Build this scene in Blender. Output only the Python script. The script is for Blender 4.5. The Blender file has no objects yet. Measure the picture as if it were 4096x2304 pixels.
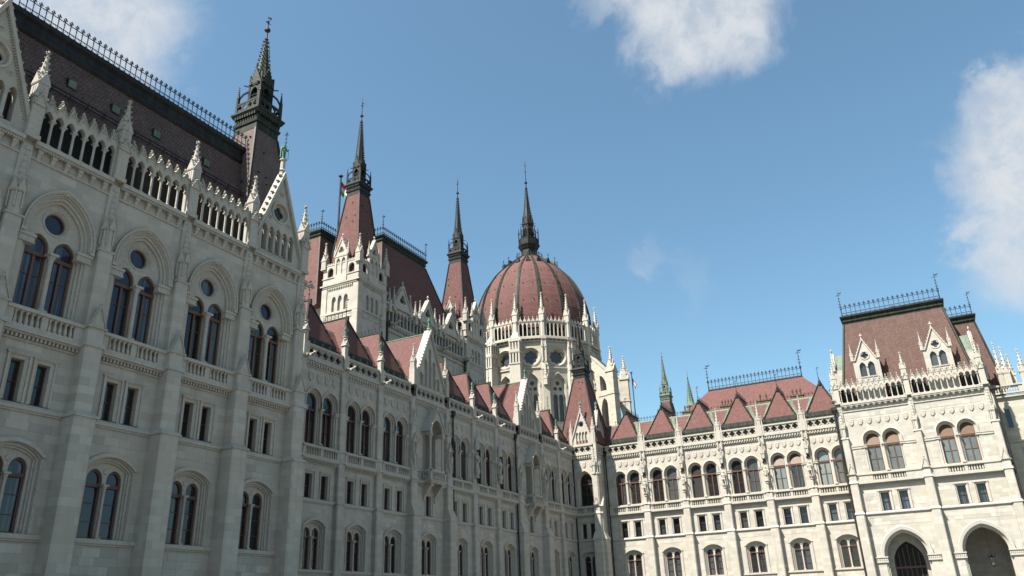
import bpy, math, random
from mathutils import Vector, Matrix
from mathutils.geometry import tessellate_polygon
random.seed(7)
PI = math.pi
R = math.radians
scene = bpy.context.scene
C = scene.collection

# ---------------------------------------------------------------- camera
YAW, PITCH, ROLL, FPX = 0.474021802, 0.396487356, -0.0389128698, 3139.50631
fw = Vector((math.cos(PITCH)*math.cos(YAW), math.cos(PITCH)*math.sin(YAW), math.sin(PITCH)))
rt = fw.cross(Vector((0, 0, 1))).normalized()
up = rt.cross(fw)
r2 = math.cos(ROLL)*rt + math.sin(ROLL)*up
u2 = -math.sin(ROLL)*rt + math.cos(ROLL)*up
cd = bpy.data.cameras.new('camera')
cam = bpy.data.objects.new('camera', cd)
C.objects.link(cam)
cam.matrix_world = Matrix(((r2.x, u2.x, -fw.x, 0), (r2.y, u2.y, -fw.y, 0), (r2.z, u2.z, -fw.z, 1.65), (0, 0, 0, 1)))
cd.sensor_fit = 'HORIZONTAL'
cd.sensor_width = 36.0
cd.lens = 36.0*FPX/4096.0
cd.clip_start = 0.1
cd.clip_end = 6000
scene.camera = cam

# ---------------------------------------------------------------- sky and sun
SUN_AZ, SUN_EL = R(180-27), R(55.5)          # direction towards the sun, from +X, anticlockwise
sdir = Vector((math.cos(SUN_EL)*math.cos(SUN_AZ), math.cos(SUN_EL)*math.sin(SUN_AZ), math.sin(SUN_EL)))
world = bpy.data.worlds.new('World')
scene.world = world
world.use_nodes = True
nt = world.node_tree
nt.nodes.clear()
def N(t, typ, **kw):
    n = t.nodes.new(typ)
    for k, v in kw.items():
        setattr(n, k, v)
    return n
def setin(t, sock, v):
    if isinstance(v, bpy.types.NodeSocket):
        t.links.new(v, sock)
    else:
        sock.default_value = v
def math_n(t, op, a, b=None, c=None, clamp=False):
    n = N(t, 'ShaderNodeMath', operation=op, use_clamp=clamp)
    setin(t, n.inputs[0], a)
    if b is not None:
        setin(t, n.inputs[1], b)
    if c is not None:
        setin(t, n.inputs[2], c)
    return n.outputs[0]
def mixc(t, fac, a, b, typ='MIX'):
    n = N(t, 'ShaderNodeMix', data_type='RGBA', blend_type=typ)
    setin(t, n.inputs[0], fac)
    setin(t, n.inputs[6], a)
    setin(t, n.inputs[7], b)
    return n.outputs[2]
def smooth(t, v, a, b, lo=0.0, hi=1.0):
    n = N(t, 'ShaderNodeMapRange', interpolation_type='SMOOTHSTEP')
    setin(t, n.inputs[0], v)
    n.inputs[1].default_value = a
    n.inputs[2].default_value = b
    n.inputs[3].default_value = lo
    n.inputs[4].default_value = hi
    return n.outputs[0]
def vmath(t, op, a, b=None):
    n = N(t, 'ShaderNodeVectorMath', operation=op)
    setin(t, n.inputs[0], a)
    if b is not None:
        setin(t, n.inputs[1], b)
    return n.outputs['Value'] if op in ('DISTANCE', 'DOT_PRODUCT', 'LENGTH') else n.outputs[0]
def noise(t, vec, scale, detail=4.0, rough=0.55, dist=0.0):
    n = N(t, 'ShaderNodeTexNoise')
    setin(t, n.inputs['Vector'], vec)
    n.inputs['Scale'].default_value = scale
    n.inputs['Detail'].default_value = detail
    n.inputs['Roughness'].default_value = rough
    n.inputs['Distortion'].default_value = dist
    return n
sky = N(nt, 'ShaderNodeTexSky', sky_type='NISHITA')
sky.sun_disc = False
sky.sun_elevation = SUN_EL
sky.sun_rotation = PI/2 - SUN_AZ
sky.altitude = 100
sky.air_density = 1.0
sky.dust_density = 1.3
sky.ozone_density = 1.0
tc = N(nt, 'ShaderNodeTexCoord')
dirv = tc.outputs['Generated']
def pixdir(x, y):
    d = fw + r2*((x-2048)/FPX) - u2*((y-1152)/FPX)
    return d.normalized()
nz1 = noise(nt, dirv, 9.0, 8.0, 0.62, 0.3)
nz2 = noise(nt, dirv, 22.0, 10.0, 0.66, 0.25)
wob = math_n(nt, 'ADD', math_n(nt, 'MULTIPLY', nz1.outputs[0], 0.16), math_n(nt, 'MULTIPLY', nz2.outputs[0], 0.06))
clouds = None
rc = random.Random(3)
blobs = [(2770, 110, .088, .93), (2640, 0, .075, .8), (2900, 10, .08, .75), (2720, 210, .05, .6), (2400, 40, .035, .3),
         (4060, 780, .085, .95), (4150, 590, .095, .9), (3960, 390, .035, .35), (4180, 960, .09, .8), (4130, 360, .055, .6), (3900, 900, .04, .3),
         (400, 40, .11, .5), (230, -60, .15, .65), (560, 190, .06, .2), (330, 190, .08, .35),
         (2580, 1085, .034, .20), (2760, 1115, .03, .10), (2560, 1140, .028, .14)]
dirs = [(pixdir(a, b), r, k) for a, b, r, k in blobs]
for i in range(34):                         # the sky goes on outside the frame in the same way
    a, e = rc.uniform(0, 2*PI), rc.uniform(.05, 1.4)
    d = Vector((math.cos(a)*math.cos(e), math.sin(a)*math.cos(e), math.sin(e)))
    loc = (d.dot(r2)/max(d.dot(fw), 1e-3), d.dot(u2)/max(d.dot(fw), 1e-3))
    if d.dot(fw) > 0 and abs(loc[0]) < .85 and abs(loc[1]) < .6:
        continue
    dirs.append((d, rc.uniform(.05, .16), rc.uniform(.4, .95)))
for d, rad, k in dirs:
    dist = vmath(nt, 'DISTANCE', dirv, tuple(d))
    m = smooth(nt, math_n(nt, 'ADD', dist, math_n(nt, 'SUBTRACT', wob, 0.11)), rad*1.12, rad*.30)
    m = math_n(nt, 'MULTIPLY', m, k)
    if clouds is None:
        clouds = m
    else:   # screen
        clouds = math_n(nt, 'SUBTRACT', math_n(nt, 'ADD', clouds, m), math_n(nt, 'MULTIPLY', clouds, m))
thin = smooth(nt, nz2.outputs[0], .30, .62, .62, 1.0)
clouds = math_n(nt, 'MULTIPLY', clouds, thin)
cl_col = mixc(nt, nz2.outputs[0], (3.2, 3.5, 3.9, 1), (4.5, 4.55, 4.6, 1))
hs = N(nt, 'ShaderNodeHueSaturation')
hs.inputs['Saturation'].default_value = .98
hs.inputs['Value'].default_value = 1.0
nt.links.new(mixc(nt, 1.0, sky.outputs[0], (.86, 1.10, 1.05, 1), 'MULTIPLY'), hs.inputs['Color'])
col = mixc(nt, clouds, hs.outputs[0], cl_col)
bg = N(nt, 'ShaderNodeBackground')
nt.links.new(col, bg.inputs[0])
bg.inputs[1].default_value = 0.063
out = N(nt, 'ShaderNodeOutputWorld')
nt.links.new(bg.outputs[0], out.inputs[0])

sl = bpy.data.lights.new('sun', 'SUN')
sl.energy = 5.0
sl.angle = R(0.53)
sl.color = (1.0, 0.96, 0.89)
sun = bpy.data.objects.new('sun', sl)
C.objects.link(sun)
sun.rotation_euler = sdir.to_track_quat('Z', 'Y').to_euler()
sun.location = (0, 0, 120)
scene.view_settings.view_transform = 'Standard'
scene.view_settings.look = 'None'
scene.view_settings.gamma = 1.0
scene.view_settings.use_curve_mapping = False
scene.view_settings.exposure = 1.55

# ---------------------------------------------------------------- materials
def mat(name):
    m = bpy.data.materials.new(name)
    m.use_nodes = True
    t = m.node_tree
    b = t.nodes['Principled BSDF']
    return m, t, b
def pos_uv(t):
    g = N(t, 'ShaderNodeNewGeometry')
    s = N(t, 'ShaderNodeSeparateXYZ')
    t.links.new(g.outputs['Position'], s.inputs[0])
    u = math_n(t, 'ADD', s.outputs[0], s.outputs[1])
    c = N(t, 'ShaderNodeCombineXYZ')
    t.links.new(u, c.inputs[0])
    t.links.new(s.outputs[2], c.inputs[1])
    return g.outputs['Position'], c.outputs[0], u, s.outputs[2]
def bump(t, b, h, strength, dist):
    n = N(t, 'ShaderNodeBump')
    n.inputs['Strength'].default_value = strength
    n.inputs['Distance'].default_value = dist
    setin(t, n.inputs['Height'], h)
    t.links.new(n.outputs[0], b.inputs['Normal'])
def stone_mat(name, base, brick=True, rnd=False, warm=0.0):
    m, t, b = mat(name)
    pos, uv, u, z = pos_uv(t)
    n1 = noise(t, pos, .35, 5, .6)
    sv = N(t, 'ShaderNodeVectorMath', operation='MULTIPLY')
    t.links.new(pos, sv.inputs[0])
    sv.inputs[1].default_value = (1.6, 1.6, .16)
    n2 = noise(t, sv.outputs[0], 1.0, 6, .65)
    n3 = noise(t, pos, 6.0, 5, .65)
    c1 = tuple(x*1.10 for x in base)+(1,)
    c2 = tuple(x*.86 for x in base)+(1,)
    if brick:
        br = N(t, 'ShaderNodeTexBrick')
        t.links.new(uv, br.inputs['Vector'])
        br.inputs['Color1'].default_value = c1
        br.inputs['Color2'].default_value = c2
        br.inputs['Mortar'].default_value = tuple(x*.70 for x in base)+(1,)
        br.inputs['Scale'].default_value = 1.0
        br.inputs['Mortar Size'].default_value = .006
        br.inputs['Mortar Smooth'].default_value = .4
        br.inputs['Brick Width'].default_value = .92
        br.inputs['Row Height'].default_value = .43
        col = br.outputs['Color']
    else:
        col = mixc(t, smooth(t, n3.outputs[0], .3, .7), c2, c1)
    if rnd:
        oi = N(t, 'ShaderNodeObjectInfo')
        col = mixc(t, oi.outputs['Random'], (base[0]*.76, base[1]*.76, base[2]*.77, 1), tuple(min(1, x*1.24) for x in base)+(1,))
        col = mixc(t, smooth(t, n3.outputs[0], .25, .75, 0, .25), col, c2)
    # warm / cool drift, rain streaks and soot spots
    col = mixc(t, smooth(t, n1.outputs[0], .35, .7, 0, .35), col, (base[0]*1.06, base[1]*.98, base[2]*.84, 1))
    col = mixc(t, smooth(t, n2.outputs[0], .50, .76, 0, .50), col, (base[0]*.62, base[1]*.62, base[2]*.60, 1))
    t.links.new(col, b.inputs['Base Color'])
    b.inputs['Roughness'].default_value = .85
    b.inputs['Specular IOR Level'].default_value = .25
    bump(t, b, n3.outputs[0], .25, .02)
    return m
STB = (.328, .305, .264)
STONE = stone_mat('ashlar_stone', STB)
CARVED = stone_mat('carved_stone', STB, brick=False)
BLOCK = stone_mat('stone_block', STB, brick=False, rnd=True)
DSTONE = stone_mat('drum_stone', (.345, .318, .262))
DCARVE = stone_mat('drum_carved_stone', (.365, .340, .290), brick=False)
def tile_mat(name, base, dark, rowh, w, amt):
    m, t, b = mat(name)
    pos, uv, u, z = pos_uv(t)
    br = N(t, 'ShaderNodeTexBrick')
    t.links.new(uv, br.inputs['Vector'])
    br.inputs['Color1'].default_value = tuple(x*1.12 for x in base)+(1,)
    br.inputs['Color2'].default_value = tuple(x*.86 for x in base)+(1,)
    br.inputs['Mortar'].default_value = tuple(x*.55 for x in base)+(1,)
    br.inputs['Scale'].default_value = 1.0
    br.inputs['Mortar Size'].default_value = .012
    br.inputs['Mortar Smooth'].default_value = .6
    br.inputs['Brick Width'].default_value = w
    br.inputs['Row Height'].default_value = rowh
    n1 = noise(t, pos, .5, 6, .65)
    n2 = noise(t, pos, 4.0, 4, .6)
    col = mixc(t, smooth(t, n1.outputs[0], .4, .75, 0, amt), br.outputs['Color'], dark+(1,))
    col = mixc(t, smooth(t, n2.outputs[0], .40, .72, 0, min(.9, amt*1.5)), col, tuple(x*.66 for x in base)+(1,))
    sv = N(t, 'ShaderNodeVectorMath', operation='MULTIPLY')
    t.links.new(pos, sv.inputs[0])
    sv.inputs[1].default_value = (2.4, 2.4, .25)
    n4 = noise(t, sv.outputs[0], 1.0, 5, .65)
    col = mixc(t, smooth(t, n4.outputs[0], .48, .8, 0, .45), col, (base[0]*1.25, base[1]*1.45, base[2]*1.5, 1))
    t.links.new(col, b.inputs['Base Color'])
    b.inputs['Roughness'].default_value = .8
    b.inputs['Specular IOR Level'].default_value = .12
    w1 = N(t, 'ShaderNodeMath', operation='FRACT')
    t.links.new(math_n(t, 'DIVIDE', z, rowh), w1.inputs[0])
    hh = math_n(t, 'SUBTRACT', math_n(t, 'SUBTRACT', 1.0, w1.outputs[0]), math_n(t, 'MULTIPLY', br.outputs['Fac'], .6))
    bump(t, b, hh, .5, .03)
    return m
TILE_RED = tile_mat('red_roof_tile', (.108, .052, .046), (.064, .037, .035), .30, .26, .28)
TILE_BROWN = tile_mat('brown_roof_tile', (.094, .056, .046), (.055, .037, .032), .25, .3, .35)
TILE_DARK = tile_mat('weathered_roof_tile', (.124, .086, .078), (.058, .045, .043), .2, .26, .5)
def metal_mat(name, c1, c2, rough=.6, metal=0.0, streak=True):
    m, t, b = mat(name)
    pos, uv, u, z = pos_uv(t)
    sv = N(t, 'ShaderNodeVectorMath', operation='MULTIPLY')
    t.links.new(pos, sv.inputs[0])
    sv.inputs[1].default_value = (2.2, 2.2, .35) if streak else (2, 2, 2)
    n1 = noise(t, sv.outputs[0], 1.2, 6, .65)
    col = mixc(t, smooth(t, n1.outputs[0], .35, .68), c1+(1,), c2+(1,))
    t.links.new(col, b.inputs['Base Color'])
    b.inputs['Roughness'].default_value = rough
    b.inputs['Metallic'].default_value = metal
    b.inputs['Specular IOR Level'].default_value = .2
    bump(t, b, n1.outputs[0], .2, .03)
    return m
COPPER = metal_mat('dark_copper', (.010, .011, .007), (.028, .033, .021))
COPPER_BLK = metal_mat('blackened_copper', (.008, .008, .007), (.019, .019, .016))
GREEN = metal_mat('green_copper', (.07, .10, .072), (.12, .15, .11))
LEAD = metal_mat('lead_flashing', (.10, .10, .075), (.15, .15, .11))
BRONZE = metal_mat('verdigris_bronze', (.045, .13, .085), (.13, .23, .165), .55)
IRON = metal_mat('painted_iron', (.014, .020, .030), (.026, .034, .046), .5)
PIPE = metal_mat('drain_pipe_iron', (.016, .015, .015), (.03, .028, .026), .5)
BRICK = metal_mat('buff_brick', (.10, .066, .035), (.15, .11, .06), .85, 0, False)
def wood_mat(name, c1, c2):
    m, t, b = mat(name)
    pos, uv, u, z = pos_uv(t)
    sv = N(t, 'ShaderNodeVectorMath', operation='MULTIPLY')
    t.links.new(pos, sv.inputs[0])
    sv.inputs[1].default_value = (9, 9, .7)
    n1 = noise(t, sv.outputs[0], 2.0, 5, .6)
    t.links.new(mixc(t, n1.outputs[0], c1+(1,), c2+(1,)), b.inputs['Base Color'])
    b.inputs['Roughness'].default_value = .45
    return m
WOOD = wood_mat('brown_window_frame', (.066, .025, .009), (.105, .043, .016))
WOODR = wood_mat('red_brown_frame', (.045, .016, .011), (.075, .027, .018))
SLAT = wood_mat('tan_blind_slat', (.095, .040, .010), (.135, .062, .017))
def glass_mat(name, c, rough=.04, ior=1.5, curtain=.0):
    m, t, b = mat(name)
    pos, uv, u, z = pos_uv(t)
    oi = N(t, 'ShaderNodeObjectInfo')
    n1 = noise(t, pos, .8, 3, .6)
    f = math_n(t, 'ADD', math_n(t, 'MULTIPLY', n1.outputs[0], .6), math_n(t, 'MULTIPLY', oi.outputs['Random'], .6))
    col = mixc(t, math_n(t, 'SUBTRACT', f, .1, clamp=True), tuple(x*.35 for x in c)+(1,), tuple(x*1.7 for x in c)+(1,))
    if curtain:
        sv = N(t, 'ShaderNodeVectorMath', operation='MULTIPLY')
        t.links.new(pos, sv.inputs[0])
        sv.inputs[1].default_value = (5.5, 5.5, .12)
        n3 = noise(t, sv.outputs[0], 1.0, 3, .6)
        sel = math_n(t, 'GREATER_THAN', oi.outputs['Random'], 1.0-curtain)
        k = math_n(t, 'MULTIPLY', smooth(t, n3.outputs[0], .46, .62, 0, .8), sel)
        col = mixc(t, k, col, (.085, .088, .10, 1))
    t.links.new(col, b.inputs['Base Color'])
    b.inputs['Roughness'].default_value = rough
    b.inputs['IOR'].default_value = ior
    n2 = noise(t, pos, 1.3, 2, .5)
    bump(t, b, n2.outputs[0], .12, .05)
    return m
GLASS = glass_mat('dark_glass', (.013, .016, .018), curtain=.35)
GLASSB = glass_mat('curtained_glass', (.014, .019, .034), curtain=.6)
BLIND = glass_mat('glass_over_grey_blind', (.105, .118, .116), .12)
DGLASS = glass_mat('leaded_glass', (.032, .040, .042), .25)
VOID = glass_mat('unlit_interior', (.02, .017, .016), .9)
def plain(name, c, rough=.7):
    m, t, b = mat(name)
    pos, uv, u, z = pos_uv(t)
    n1 = noise(t, pos, 3.0, 3, .5)
    t.links.new(mixc(t, n1.outputs[0], tuple(x*.8 for x in c)+(1,), tuple(x*1.2 for x in c)+(1,)), b.inputs['Base Color'])
    b.inputs['Roughness'].default_value = rough
    return m
FRED, FWHITE, FGREEN = plain('flag_red', (.28, .012, .018)), plain('flag_white', (.38,.38,.37)), plain('flag_green', (.015, .11, .035))
LEAF = plain('leaf_green', (.03, .05, .018))
LAMPG = plain('frosted_lamp_glass', (.18, .17, .14), .3)
def ground_mat():
    m, t, b = mat('square_paving')
    pos, uv, u, z = pos_uv(t)
    br = N(t, 'ShaderNodeTexBrick')
    t.links.new(pos, br.inputs['Vector'])
    br.inputs['Color1'].default_value = (.135, .13, .122, 1)
    br.inputs['Color2'].default_value = (.115, .112, .106, 1)
    br.inputs['Mortar'].default_value = (.07, .067, .064, 1)
    br.inputs['Scale'].default_value = 1.0
    br.inputs['Mortar Size'].default_value = .012
    br.inputs['Brick Width'].default_value = .8
    br.inputs['Row Height'].default_value = .4
    n1 = noise(t, pos, .12, 5, .6)
    t.links.new(mixc(t, smooth(t, n1.outputs[0], .35, .7, 0, .5), br.outputs['Color'], (.095, .094, .09, 1)), b.inputs['Base Color'])
    b.inputs['Roughness'].default_value = .8
    return m

# ---------------------------------------------------------------- mesh helpers
class MB:
    def __init__(s):
        s.v, s.f = [], []
    def add(s, vs, fs):
        o = len(s.v)
        s.v += [tuple(p) for p in vs]
        s.f += [tuple(i+o for i in f) for f in fs]
        return s
    def box(s, x0, x1, y0, y1, z0, z1):
        return s.frus((x0, x1, y0, y1), z0, (x0, x1, y0, y1), z1)
    def frus(s, a, z0, b, z1):
        vs = [(a[0], a[2], z0), (a[1], a[2], z0), (a[1], a[3], z0), (a[0], a[3], z0),
              (b[0], b[2], z1), (b[1], b[2], z1), (b[1], b[3], z1), (b[0], b[3], z1)]
        return s.add(vs, [(3, 2, 1, 0), (4, 5, 6, 7), (0, 1, 5, 4), (1, 2, 6, 5), (2, 3, 7, 6), (3, 0, 4, 7)])
    def xz(s, poly, y0, y1):
        n = len(poly)
        vs = [(x, y0, z) for x, z in poly]+[(x, y1, z) for x, z in poly]
        return s.add(vs, [tuple(range(n)), tuple(range(2*n-1, n-1, -1))]+[(i, i+n, (i+1) % n+n, (i+1) % n) for i in range(n)])
    def yz(s, poly, x0, x1):
        n = len(poly)
        vs = [(x0, y, z) for y, z in poly]+[(x1, y, z) for y, z in poly]
        return s.add(vs, [tuple(range(n)), tuple(range(2*n-1, n-1, -1))]+[(i, i+n, (i+1) % n+n, (i+1) % n) for i in range(n)])
    def lathe(s, prof, n=8, cx=0, cy=0, rot=0.0, sx=1, sy=1):
        vs, fs = [], []
        for r, z in prof:
            for i in range(n):
                a = rot+2*PI*i/n
                vs.append((cx+r*math.cos(a)*sx, cy+r*math.sin(a)*sy, z))
        for k in range(len(prof)-1):
            for i in range(n):
                j = (i+1) % n
                fs.append((k*n+i, k*n+j, (k+1)*n+j, (k+1)*n+i))
        fs.append(tuple(range(n-1, -1, -1)))
        fs.append(tuple((len(prof)-1)*n+i for i in range(n)))
        return s.add(vs, fs)
    def loft(s, loops, closed=True):
        n = len(loops[0][0])
        vs, fs = [], []
        for pts, y in loops:
            vs += [(x, y, z) for x, z in pts]
        for k in range(len(loops)-1):
            for i in range(n if closed else n-1):
                j = (i+1) % n
                fs.append((k*n+i, k*n+j, (k+1)*n+j, (k+1)*n+i))
        return s.add(vs, fs)
    def panel(s, outer, holes, y):
        pl = [[Vector((x, z, 0)) for x, z in outer]]+[[Vector((x, z, 0)) for x, z in h] for h in holes]
        flat = [p for l in pl for p in l]
        return s.add([(p.x, y, p.y) for p in flat], tessellate_polygon(pl))
    def bar(s, p0, p1, r0, r1=None, n=4):
        r1 = r0 if r1 is None else r1
        p0, p1 = Vector(p0), Vector(p1)
        d = (p1-p0).normalized()
        a = d.cross(Vector((0, 0, 1)))
        if a.length < 1e-3:
            a = Vector((1, 0, 0))
        a.normalize()
        b = d.cross(a)
        vs, fs = [], []
        for p, r in ((p0, r0), (p1, r1)):
            for i in range(n):
                t = 2*PI*i/n+PI/n
                vs.append(p+a*(r*math.cos(t))+b*(r*math.sin(t)))
        for i in range(n):
            j = (i+1) % n
            fs.append((i, j, n+j, n+i))
        fs += [tuple(range(n-1, -1, -1)), tuple(range(n, 2*n))]
        return s.add(vs, fs)
    def octa(s, c, rx, ry=None, rz=None):
        ry = rx if ry is None else ry
        rz = rx if rz is None else rz
        x, y, z = c
        return s.add([(x-rx, y, z), (x+rx, y, z), (x, y-ry, z), (x, y+ry, z), (x, y, z-rz), (x, y, z+rz)],
                     [(0, 2, 5), (2, 1, 5), (1, 3, 5), (3, 0, 5), (2, 0, 4), (1, 2, 4), (3, 1, 4), (0, 3, 4)])
    def ball(s, c, r, n=8, m=5, sx=1, sy=1, sz=1):
        prof = [(max(1e-4, r*math.sin(PI*k/m)), -r*math.cos(PI*k/m)*sz) for k in range(m+1)]
        o = len(s.v)
        s.lathe(prof, n, 0, 0, 0, sx, sy)
        s.v[o:] = [(p[0]+c[0], p[1]+c[1], p[2]+c[2]) for p in s.v[o:]]
        return s
    def rot(s, o, k, c=(0, 0)):
        ca, sa = math.cos(k), math.sin(k)
        s.v[o:] = [(c[0]+(x-c[0])*ca-(y-c[1])*sa, c[1]+(x-c[0])*sa+(y-c[1])*ca, z) for x, y, z in s.v[o:]]
        return s
    def shift(s, o, d):
        s.v[o:] = [(x+d[0], y+d[1], z+d[2]) for x, y, z in s.v[o:]]
        return s
    def mesh(s, name, m, smooth=False):
        me = bpy.data.meshes.new(name)
        me.from_pydata(s.v, [], s.f)
        me.materials.append(m)
        if smooth:
            me.polygons.foreach_set('use_smooth', [True]*len(me.polygons))
        me.update()
        return me
def link(name, me, parent=None, loc=(0, 0, 0), rz=0.0, sc=None):
    o = bpy.data.objects.new(name, me)
    C.objects.link(o)
    if parent is not None:
        o.parent = parent
    o.location = loc
    if rz:
        o.rotation_euler = (0, 0, rz)
    if sc is not None:
        o.scale = sc if hasattr(sc, '__len__') else (sc, sc, sc)
    return o
def thing(name, label, cat, loc=(0, 0, 0), rz=0.0, group=None):
    o = link(name, None, None, loc, rz)
    o['label'] = label
    o['category'] = cat
    if group:
        o['group'] = group
    return o
def tag(o, label, cat, group=None):
    o['label'] = label
    o['category'] = cat
    if group:
        o['group'] = group
    return o
def stuff(o):
    o['kind'] = 'stuff'
    return o
# outlines in the facade plane (x, z)
def arch(hw, z0, zs, za, n=7, cx=0.0):
    r = za-zs
    L = []
    if r >= hw*.98:
        c = (r*r-hw*hw)/(2*hw)
        RR = c+hw
        a1 = math.atan2(r, -c)
        for i in range(n+1):
            a = PI+(a1-PI)*i/n
            L.append((c+RR*math.cos(a), zs+RR*math.sin(a)))
    else:
        RR = (hw*hw+r*r)/(2*r)
        a0 = math.asin(min(1, hw/RR))
        if r > hw:
            a0 = PI-a0
        for i in range(n+1):
            a = -a0+a0*i/n
            L.append((RR*math.sin(a), za-RR+RR*math.cos(a)))
    pts = [(-hw, z0)]+L+[(-x, z) for x, z in reversed(L[:-1])]+[(hw, z0)]
    return [(x+cx, z) for x, z in pts]
def circle(cx, cz, r, n=20):
    return [(cx+r*math.cos(2*PI*i/n), cz+r*math.sin(2*PI*i/n)) for i in range(n)]
def foil(cx, cz, r, lobes, per=5, rot=PI/2, k=.56):
    d, q = r*k, r*(1-k)
    q = max(q, d*math.sin(PI/lobes)*1.02)
    d = r-q
    pts = []
    for l in range(lobes):
        a0 = rot+2*PI*l/lobes
        for i in range(per):
            ph = (-1+(2*i+1)/per)*PI/lobes
            rho = d*math.cos(ph)+math.sqrt(max(1e-6, q*q-(d*math.sin(ph))**2))
            pts.append((cx+rho*math.cos(a0+ph), cz+rho*math.sin(a0+ph)))
    return pts
def rect(x0, x1, z0, z1):
    return [(x0, z0), (x0, z1), (x1, z1), (x1, z0)]
def inset(pts, k, cx, cz):
    return [(cx+(x-cx)*k, cz+(z-cz)*k) for x, z in pts]

# ---------------------------------------------------------------- carved pieces shared by the wings
_cache = {}
def cached(key, fn):
    if key not in _cache:
        _cache[key] = fn()
    return _cache[key]
def pinnacle_mesh(w, hs, ht, m=None, crock=5, key=None):
    m = m or CARVED
    def mk():
        b = MB()
        b.box(-w, w, -w, w, 0, hs*.86)
        b.box(-w*1.15, w*1.15, -w*1.15, w*1.15, -.02, hs*.08)
        b.box(-w*1.12, w*1.12, -w*1.12, w*1.12, hs*.8, hs*.86)
        b.box(-w*.9, w*.9, -w*.9, w*.9, hs*.86, hs)
        g = w*2.4
        for k in range(4):
            o = len(b.v)
            b.xz([(-w*1.12, hs*.86), (w*1.12, hs*.86), (0, hs*.86+g)], -w*1.18, -w*.55)
            for q in (.35, .7):
                b.octa((-w*1.12*(1-q), -w*.9, hs*.86+g*q+w*.12), w*.22)
                b.octa((w*1.12*(1-q), -w*.9, hs*.86+g*q+w*.12), w*.22)
            b.octa((0, -w*.9, hs*.86+g+w*.15), w*.26, w*.26, w*.4)
            b.box(-w*.42, -w*.22, -w*1.08, -w*.98, hs*.12, hs*.66)
            b.box(w*.22, w*.42, -w*1.08, -w*.98, hs*.12, hs*.66)
            b.rot(o, PI/2*k)
        top = ht*.90
        b.lathe([(w*.98, hs), (w*.16, top)], 8, rot=PI/8)
        for k in range(4):
            for q in range(crock):
                t = (q+.5)/crock
                r = w*.98+(w*.16-w*.98)*t
                a = PI/2*k+PI/4
                b.octa((r*math.cos(a)*1.14, r*math.sin(a)*1.14, hs+(top-hs)*t), w*.36*(1-.4*t), w*.36*(1-.4*t), w*.26)
                b.octa((r*math.cos(a)*1.14+w*.2*math.cos(a), r*math.sin(a)*1.14+w*.2*math.sin(a), hs+(top-hs)*t+w*.14), w*.17*(1-.4*t))
        b.lathe([(w*.14, top), (w*.30, top+.02), (w*.14, top+(ht-top)*.35)], 6)
        zc = top+(ht-top)*.5
        b.box(-w*.45, w*.45, -w*.13, w*.13, zc-w*.13, zc+w*.13)
        b.box(-w*.13, w*.13, -w*.45, w*.45, zc-w*.13, zc+w*.13)
        b.lathe([(w*.12, top), (w*.16, ht-w*.2), (w*.02, ht)], 6)
        return b.mesh('pinnacle', m)
    return cached(('pin', w, hs, ht, m.name, crock), mk)
def column_mesh(r, h, m=None):
    m = m or CARVED
    def mk():
        b = MB()
        b.box(-r*1.7, r*1.7, -r*1.7, r*1.7, 0, r*.9)
        b.lathe([(r*1.55, r*.9), (r*1.2, r*1.6), (r, r*2.1), (r*.94, h-r*4), (r*1.05, h-r*3.6), (r*1.0, h-r*3.2), (r*1.75, h-r*1.0)], 8)
        b.box(-r*1.95, r*1.95, -r*1.95, r*1.95, h-r*1.0, h)
        return b.mesh('column', m)
    return cached(('col', round(r, 3), round(h, 3), m.name), mk)
def baluster_mesh(h):
    def mk():
        b = MB()
        b.box(-.105, .105, -.105, .105, 0, h*.1)
        b.lathe([(.065, h*.1), (.095, h*.24), (.085, h*.4), (.055, h*.62), (.052, h*.8), (.085, h*.9)], 8)
        b.box(-.10, .10, -.10, .10, h*.9, h)
        return b.mesh('baluster', CARVED)
    return cached(('bal', h), mk)
def arch_unit_mesh(uw, zs, za, zh, zg, th, m=None, plain_top=False):
    m = m or CARVED
    def mk():
        b = MB()
        hw = uw*.39
        A = arch(hw, zs, zs+.02, za, 5)
        out = [(-uw/2, zs), (-uw/2, zh)]+([] if plain_top else [(0, zg)])+[(uw/2, zh), (uw/2, zs)]
        b.xz(out+list(reversed(A)), -th/2, th/2)
        if not plain_top:
            e = uw*.06
            for sgn in (-1, 1):
                b.xz([(sgn*uw/2, zh-e), (0, zg-e), (0, zg+e), (sgn*uw/2, zh+e)], -th*.72, th*.55)
                for q in (.3, .68):
                    b.octa((sgn*uw/2*(1-q), -th*.1, zh+(zg-zh)*q+uw*.12), uw*.15, th*.6, uw*.15)
                    b.octa((sgn*(uw/2*(1-q)+uw*.09), -th*.3, zh+(zg-zh)*q+uw*.22), uw*.09, th*.4, uw*.08)
            b.lathe([(uw*.06, zg), (uw*.08, zg+uw*.12), (uw*.19, zg+uw*.22), (uw*.07, zg+uw*.31), (uw*.14, zg+uw*.4), (.01, zg+uw*.55)], 6)
            b.loft([(circle(0, (za+zg)/2+uw*.05, uw*.10, 8), -th*.5), (circle(0, (za+zg)/2+uw*.05, uw*.10, 8), -th*.68), (circle(0, (za+zg)/2+uw*.05, uw*.05, 8), -th*.68), (circle(0, (za+zg)/2+uw*.05, uw*.05, 8), -th*.5)])
        return b.mesh('arcade_arch', m)
    return cached(('au', round(uw, 3), zs, za, zh, zg, th, m.name, plain_top), mk)
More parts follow.
